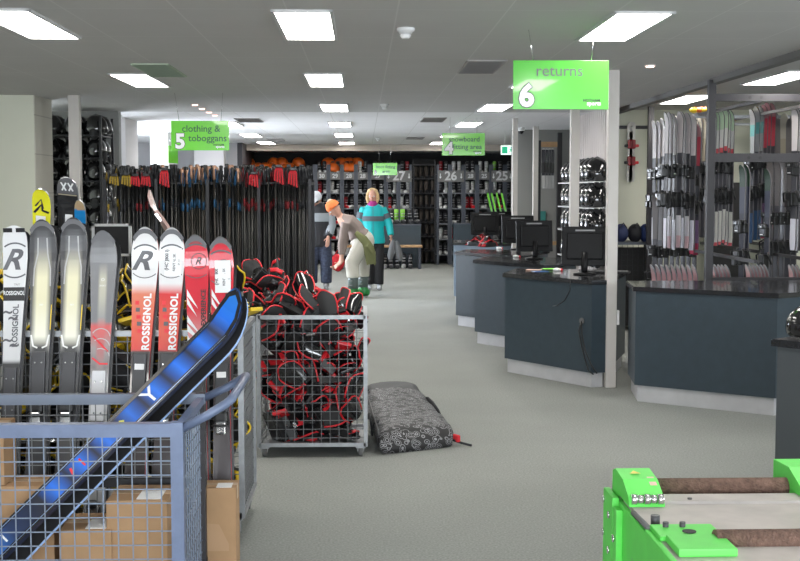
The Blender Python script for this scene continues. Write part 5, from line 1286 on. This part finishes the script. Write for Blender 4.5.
def head(mb, c, f, up, r=.1):
    f = Vector(f).normalized(); up = Vector(up); up = (up-f*up.dot(f)).normalized(); s = f.cross(up)
    mb.tube([c+up*r*1.15, c+up*r*.95, c+up*r*.5, c, c-up*r*.5, c-up*r*.95+f*r*.15, c-up*r*1.2+f*r*.3], [(r*.25, r*.25), (r*.65, r*.6), (r*.95, r*.76), (r*.93, r*.74), (r*.82, r*.66), (r*.55, r*.5), (r*.25, r*.28)], X, n=14, ref=f)
    mb.tube([c+f*r*.8+up*r*.1, c+f*r*1.12-up*r*.28, c+f*r*.85-up*r*.32], [r*.08, r*.14, r*.1], X, n=6)
    for k in (-1, 1): mb.sphere(c+s*k*r*.78-up*r*.05, (r*.12, r*.18, r*.25), X, 8, 6)

# woman in teal
def person_woman():
    y = 20.0; ox = P(374.5, 289, y=y).x; t = thing('person', 'standing person in teal jacket with grey band, magenta scarf, black trousers', 'person', (ox, y, 0))
    sh, hip, kn, an = 1.36, .86, .46, .08; hc = V(-.03, -.03, 1.54); f = V(-.15, -1, -.12)
    La, Lb, Lc = V(-.19, 0, sh-.03), V(-.25, .0, 1.08), V(-.25, -.05, .86)
    Ra, Rb_, Rc = V(.15, 0, sh-.04), V(.235, -.02, 1.10), V(.27, -.10, .88)
    def body(mb):
        head(mb, hc, f, (0, 0, 1), .098); mb.tube([V(-.02, .0, sh), V(-.025, -.01, 1.44), V(-.03, -.02, 1.50)], [.055, .045, .045], X)
        mb.tube([V(-.02, 0, hip-.05), V(-.02, 0, 1.05), V(-.02, 0, 1.25), V(-.02, 0, sh+.02)], [(.15, .10), (.12, .09), (.16, .1), (.12, .07)], X, n=12, ref=(1, 0, 0))
        for s_, fx in ((-1, -.09), (1, .08)): mb.tube([V(s_*.075-.01, 0, hip), V(fx, -.01, kn), V(fx, .02, an), V(fx, .0, .04)], [.078, .055, .038, .035], X); mb.tube([V(fx, .03, .035), V(fx, -.12, .03)], [(.03, .035), (.02, .035)], X, ref=(0, 0, 1))
        mb.tube([La, Lb, Lc], [.048, .038, .028], X); mb.tube([Ra, Rb_, Rc], [.048, .038, .028], X)
        hand(mb, Lc, (0, -.1, -1), (.3, -1, 0)); hand(mb, Rc, (.1, -.2, -1), (-.3, -1, 0), curl=.9)
    part('body', smooth_mesh(body, skin, .009, iters=1), t); face(t, hc, f, (0, 0, 1), .098)
    teal = mat('teal_jacket', (.0, .40, .42), .6, bump=.25, bscale=14)
    def jk(mb):
        mb.tube([V(-.02, 0, .76), V(-.02, 0, .80), V(-.02, 0, 1.02), V(-.02, 0, 1.22), V(-.02, 0, 1.33), V(-.025, -.005, 1.41), V(-.028, -.01, 1.44)], [(.19, .14), (.20, .145), (.175, .13), (.205, .14), (.19, .12), (.09, .085), (.07, .07)], X, n=16, ref=(1, 0, 0))
        mb.tube([La+V(.03, 0, .02), Lb, Lc+V(0, 0, .02)], [.078, .068, .055], X); mb.tube([Ra+V(-.03, 0, .02), Rb_, Rc+V(0, 0, .02)], [.078, .068, .055], X)
    j = part('jacket', smooth_mesh(jk, teal, .014), t)
    bd = mat('jacket_grey_band', (.09, .11, .13), .7)
    b = MB(); b.tube([V(-.02, 0, 1.13), V(-.02, 0, 1.16), V(-.02, 0, 1.21)], [(.195, .142), (.205, .148), (.214, .151)], bd, n=20, ref=(1, 0, 0), caps=False); b.tube([Lb+(La-Lb)*.35, Lb+(La-Lb)*.75], [.077, .083], bd, n=12, caps=False); b.tube([Rb_+(Ra-Rb_)*.3, Rb_+(Ra-Rb_)*.65], [.077, .083], bd, n=12, caps=False); b.build('chest_band', j)
    MB().tube([V(-.022, -.148, .82), V(-.022, -.140, 1.02), V(-.022, -.155, 1.2), V(-.025, -.12, 1.36)], (.004, .007), bd, n=4).build('jacket_zip', j)
    part('scarf', smooth_mesh(lambda mb: mb.tube([V(-.025, -.01, 1.37), V(-.027, -.02, 1.41), V(-.03, -.02, 1.46)], [(.09, .09), (.092, .092), (.065, .07)], X, n=14), mat('magenta_scarf', (.33, .03, .20), .8, bump=.5, bscale=25), .012), t)
    def tr(mb):
        mb.tube([V(-.015, 0, .70), V(-.015, 0, .80), V(-.015, 0, .92)], [(.14, .11), (.155, .12), (.14, .11)], X, n=14, ref=(1, 0, 0))
        for s_, fx in ((-1, -.09), (1, .08)): mb.tube([V(s_*.075-.01, 0, .82), V(fx*.95, -.01, kn), V(fx, .01, .12), V(fx, .01, .09)], [.10, .085, .075, .072], X, n=12)
    part('trousers', smooth_mesh(tr, mat('black_trousers', (.012, .012, .014), .8), .013), t)
    sm = mat('pale_shoe', (.42, .44, .46), .5)
    for fx in (-.09, .08): part('shoe', smooth_mesh(lambda mb: (mb.tube([V(fx, .06, .045), V(fx, -.04, .045), V(fx, -.15, .035)], [(.045, .042), (.045, .045), (.03, .035)], X, n=10, ref=(0, 0, 1)), mb.tube([V(fx, .02, .04), V(fx, .02, .12)], [.045, .045], X)), sm, .012), t)
    def hr(mb):
        mb.tube([hc+V(0, .01, .13), hc+V(0, .015, .10), hc+V(0, .03, .04), hc+V(0, .04, -.04), hc+V(0, .035, -.11)], [(.03, .03), (.085, .085), (.098, .088), (.095, .07), (.07, .05)], X, n=14, ref=(1, 0, 0))
        for s_ in (-1, 1): mb.tube([hc+V(s_*.03, -.05, .10), hc+V(s_*.082, -.035, .03), hc+V(s_*.088, -.02, -.05), hc+V(s_*.07, -.02, -.12)], [.025, .028, .028, .02], X, n=8)
    part('hair', smooth_mesh(hr, mat('blond_hair', (.58, .40, .20), .6, var=.2, scale=60), .01), t)
    # mitten-like pair of grey boots she carries
    k = thing('carried_mittens', 'pair of dark grey furry mittens held by the person in teal', 'mittens', (ox+.33, y-.14, .0))
    mf = mat('grey_fleece', (.12, .125, .13), .95, bump=.8, bscale=30)
    for i, (dx, dz) in enumerate(((-.04, 0), (.05, -.02))): part('mitten', smooth_mesh(lambda mb: (mb.tube([V(dx*.5, 0, .83+dz), V(dx, 0, .72+dz), V(dx*1.6, -.01, .58+dz), V(dx*2.0, -.01, .50+dz)], [(.03, .03), (.055, .04), (.06, .045), (.03, .03)], X, n=10, ref=(1, 0, 0)), mb.tube([V(dx, 0, .68+dz), V(dx+.05, -.02, .62+dz)], [.025, .018], X)), mf, .012), k)
person_woman()

def person_bent():
    y = 18.6; k_ = y/1220
    def Q(px, py, dy=0): v = P(px, py, y=y+dy); return v
    o = V(P(358, 294, y=y).x, y, 0)
    t = thing('person', 'bent-over person in taupe top, pale trousers, green ski boots and orange beanie', 'person', o)
    q = lambda px, py, dy=0: Q(px, py, dy)-o
    hip = q(363.5, 240); chest = q(347, 223); neck = q(340, 217, -.02); hc = q(334, 209, -.06); f = V(-.85, -.25, -.75)
    sL, sR = q(344, 224, -.17), q(346, 226, .17); eL, eR = q(341, 246, -.2), q(344, 246, .14); wL, wR = q(342, 262, -.22), q(340, 263, .10)
    kL, kR = q(352, 263, -.12), q(363, 261, .12); aL, aR = q(353, 287, -.16), q(363, 285, .08); aL.z = .13; aR.z = .13
    def body(mb):
        head(mb, hc, f, (-.4, 0, .9), .10); mb.tube([chest, neck, hc+V(.03, .02, .02)], [.07, .055, .05], X)
        mb.tube([hip, (hip+chest)/2+V(0, 0, .04), chest, neck], [(.13, .15), (.11, .14), (.13, .19), (.07, .07)], X, n=12, ref=(0, 0, 1))
        for a, b, c in ((sL, eL, wL), (sR, eR, wR)): mb.tube([a, b, c], [.05, .04, .028], X)
        for s_, kk, aa in ((-.08, kL, aL), (.08, kR, aR)): mb.tube([hip+V(0, s_, -.03), kk, aa, V(aa.x-.01, aa.y, .05)], [.09, .06, .045, .04], X); mb.tube([V(aa.x, aa.y, .05), V(aa.x-.12, aa.y-.08, .04)], [.04, .035], X)
        hand(mb, wL, (-.75, .1, -.5), (0, .6, .6), 1.1, .8); hand(mb, wR, (-.7, -.1, -.5), (0, -.6, .6), 1.1, .8)
    part('body', smooth_mesh(body, skin, .01, iters=1), t); face(t, hc, f, (-.4, 0, .9), .10)
    taupe = mat('taupe_top', (.24, .19, .17), .85, bump=.2, bscale=14)
    def top(mb):
        mb.tube([hip+V(.0, 0, .03), hip+V(-.10, 0, .10), (hip+chest)/2+V(0, 0, .05), chest+V(.02, 0, .01), neck+V(.01, 0, 0)], [(.15, .17), (.15, .17), (.135, .165), (.135, .20), (.07, .075)], X, n=14, ref=(0, 0, 1))
        for a, b, c in ((sL, eL, wL), (sR, eR, wR)): mb.tube([a+V(.02, 0, .02), b, b.lerp(c, .55)], [.075, .056, .046], X)
    part('long_sleeved_top', smooth_mesh(top, taupe, .013), t)
    pant = mat('cream_trousers', (.52, .50, .43), .8, bump=.35, bscale=12)
    def tr(mb):
        mb.sphere(hip+V(.0, 0, -.02), (.17, .19, .18), X); mb.tube([hip+V(-.10, 0, .06), hip+V(.03, 0, -.08)], [.15, .17], X, n=14)
        for s_, kk, aa in ((-.09, kL, aL), (.09, kR, aR)): mb.tube([hip+V(0, s_, -.03), kk, V(aa.x, aa.y, .36), V(aa.x, aa.y, .31)], [.135, .115, .10, .10], X, n=12)
    part('trousers', smooth_mesh(tr, pant, .014), t)
    ol = mat('olive_cloth', (.16, .17, .07), .85, bump=.4, bscale=15)
    def jk(mb):
        mb.tube([hip+V(-.12, -.19, .12), hip+V(.0, -.21, .02), hip+V(.08, -.20, -.12), hip+V(.12, -.17, -.36)], [(.02, .04), (.025, .07), (.03, .09), (.02, .08)], X, n=10, ref=(0, 1, 0))
        mb.tube([hip+V(.05, -.20, -.05), hip+V(.16, -.12, -.2), hip+V(.17, -.05, -.36)], [(.03, .08), (.03, .1), (.02, .07)], X, n=10, ref=(1, 0, 0))
    part('tied_jacket', smooth_mesh(jk, ol, .012), t)
    gb = mat('green_ski_boot', (.03, .26, .06), .35); gc = mat('boot_cuff_grey', (.10, .13, .12), .4)
    for aa in (aL, aR):
        bt = part('ski_boot', smooth_mesh(lambda mb: (mb.tube([V(aa.x+.09, aa.y+.03, .06), V(aa.x, aa.y, .075), V(aa.x-.12, aa.y-.07, .06), V(aa.x-.19, aa.y-.11, .045)], [(.05, .055), (.07, .06), (.05, .058), (.035, .045)], X, n=12, ref=(0, 0, 1)), mb.tube([V(aa.x+.01, aa.y, .05), V(aa.x, aa.y, .17)], [.075, .078], X)), gb, .012), t)
        MB().tube([V(aa.x, aa.y, .15), V(aa.x, aa.y, .26), V(aa.x+.005, aa.y, .36)], [.08, .078, .085], gc, n=14).build('boot_cuff', bt)
        b = MB()
        for z in (.2, .27): b.box((aa.x-.03, aa.y-.075, z), (.07, .015, .018), steel, rot=Matrix.Rotation(.3, 3, 'Z'))
        b.build('boot_buckles', bt)
    fn = V(*f).normalized(); up = V(-.4, 0, .9); up = (up-fn*up.dot(fn)).normalized()
    part('beanie', smooth_mesh(lambda mb: mb.tube([hc+up*.015-fn*.01, hc+up*.05-fn*.01, hc+up*.11-fn*.02, hc+up*.15-fn*.03], [(.11, .098), (.113, .10), (.09, .08), (.03, .03)], X, n=16, ref=fn), mat('orange_beanie', (.75, .18, .05), .9, bump=.3, bscale=30), .01), t)
    MB().tube([hc+up*.135-fn*.03, hc+up*.16-fn*.035], [.055, .02], mat('pale_knit', (.55, .45, .33), .9), n=12).build('beanie_crown', t)
person_bent()

def person_man():
    y = 20.2; ox = P(318.5, 289, y=y).x; t = thing('person', 'person in dark jacket with grey chest band and white cap behind the bent one', 'person', (ox, y, 0))
    sh = 1.36; hc = V(-.03, -.05, 1.475); f = V(-.25, -.9, -.45)
    La, Lb, Lc = V(-.2, 0, sh-.05), V(-.27, -.02, 1.06), V(-.24, -.12, .84); Ra, Rb_, Rc = V(.18, 0, sh-.05), V(.22, -.03, 1.05), V(.17, -.16, .86)
    def body(mb):
        head(mb, hc, f, (0, 0, 1), .10); mb.tube([V(-.01, .02, sh), V(-.02, -.01, 1.42)], [.06, .05], X)
        mb.tube([V(0, 0, .8), V(0, 0, 1.05), V(0, 0, 1.25), V(0, 0, sh)], [(.15, .11), (.14, .1), (.18, .11), (.12, .08)], X, n=12, ref=(1, 0, 0))
        for fx in (-.11, .13): mb.tube([V(fx*.7, 0, .85), V(fx, -.02, .46), V(fx, .02, .09), V(fx, 0, .05)], [.09, .06, .042, .04], X); mb.tube([V(fx, .03, .04), V(fx, -.14, .035)], [.035, .03], X)
        mb.tube([La, Lb, Lc], [.05, .042, .03], X); mb.tube([Ra, Rb_, Rc], [.05, .042, .03], X); hand(mb, Lc, (.1, -.4, -1), (.8, -.5, 0), 1.1); hand(mb, Rc, (-.1, -.4, -1), (-.8, -.5, 0), 1.1)
    part('body', smooth_mesh(body, skin, .01, iters=1), t); face(t, hc, f, (0, 0, 1), .10)
    def jk(mb):
        mb.tube([V(0, 0, .70), V(0, 0, .74), V(0, 0, 1.0), V(0, 0, 1.24), V(0, 0, 1.34), V(-.01, .01, 1.42)], [(.20, .14), (.21, .15), (.20, .145), (.225, .15), (.20, .13), (.09, .09)], X, n=16, ref=(1, 0, 0))
        mb.tube([La+V(.03, 0, .02), Lb, Lc+V(0, 0, .02)], [.085, .075, .06], X); mb.tube([Ra+V(-.03, 0, .02), Rb_, Rc+V(0, 0, .02)], [.085, .075, .06], X)
    j = part('jacket', smooth_mesh(jk, mat('charcoal_jacket', (.022, .023, .028), .75, bump=.3, bscale=13), .014), t)
    bd = mat('jacket_light_band', (.30, .33, .36), .7); b = MB(); b.tube([V(0, 0, 1.12), V(0, 0, 1.18), V(0, 0, 1.26)], [(.222, .157), (.231, .160), (.233, .158)], bd, n=20, ref=(1, 0, 0), caps=False); b.build('chest_band', j)
    b = MB(); b.tube([Ra.lerp(Rb_, .3), Rb_, Rc.lerp(Rb_, .2)], [.089, .079, .067], bd, n=12, caps=False); b.build('sleeve_panel', j)
    def tr(mb):
        mb.tube([V(0, 0, .68), V(0, 0, .85)], [(.17, .13), (.17, .13)], X, n=14, ref=(1, 0, 0))
        for fx in (-.11, .13): mb.tube([V(fx*.7, 0, .80), V(fx, -.02, .46), V(fx, .01, .13), V(fx, .01, .10)], [.125, .105, .095, .095], X, n=12)
    part('trousers', smooth_mesh(tr, mat('navy_trousers', (.035, .045, .08), .8, var=.4, scale=30), .014), t)
    for fx in (-.11, .13): part('shoe', smooth_mesh(lambda mb: (mb.tube([V(fx, .07, .05), V(fx, -.05, .05), V(fx, -.17, .04)], [(.05, .048), (.05, .05), (.035, .04)], X, n=10, ref=(0, 0, 1)), mb.tube([V(fx, .02, .04), V(fx, .02, .14)], [.055, .058], X)), mat('grey_shoe', (.22, .22, .22), .6), .012), t)
    fn = f.normalized(); up = V(0, 0, 1); up = (up-fn*up.dot(fn)).normalized()
    part('cap', smooth_mesh(lambda mb: (mb.tube([hc+up*.02, hc+up*.06, hc+up*.12, hc+up*.15], [(.112, .10), (.115, .103), (.09, .08), (.03, .03)], X, n=16, ref=fn), mb.tube([hc+up*.045+fn*.08, hc+up*.035+fn*.17], [(.02, .07), (.012, .05)], X, n=10, ref=up)), mat('white_cap', (.70, .72, .76), .8), .01), t)
    MB().tube([hc+up*.018+fn*.104+V(0, 0, 0), hc+up*.018+fn*.11], (.025, .08), black, n=10, ref=up).build('goggles', t)
person_man()
# pole leaning in the gap beside the man's sleeve: a red bag on the floor behind them
o = MB(); o.sphere((0, 0, .18), (.14, .12, .18), red_fabric, 12, 8); o.tube([(-.06, 0, .34), (0, 0, .42), (.06, 0, .34)], .012, red_fabric, n=6); o = o.build('red_bag'); q = P(334, 250, y=21.5); o.location = (q.x, 24.6, .49-.49); tag(o, 'small red bag standing on the floor behind the bent person', 'bag')
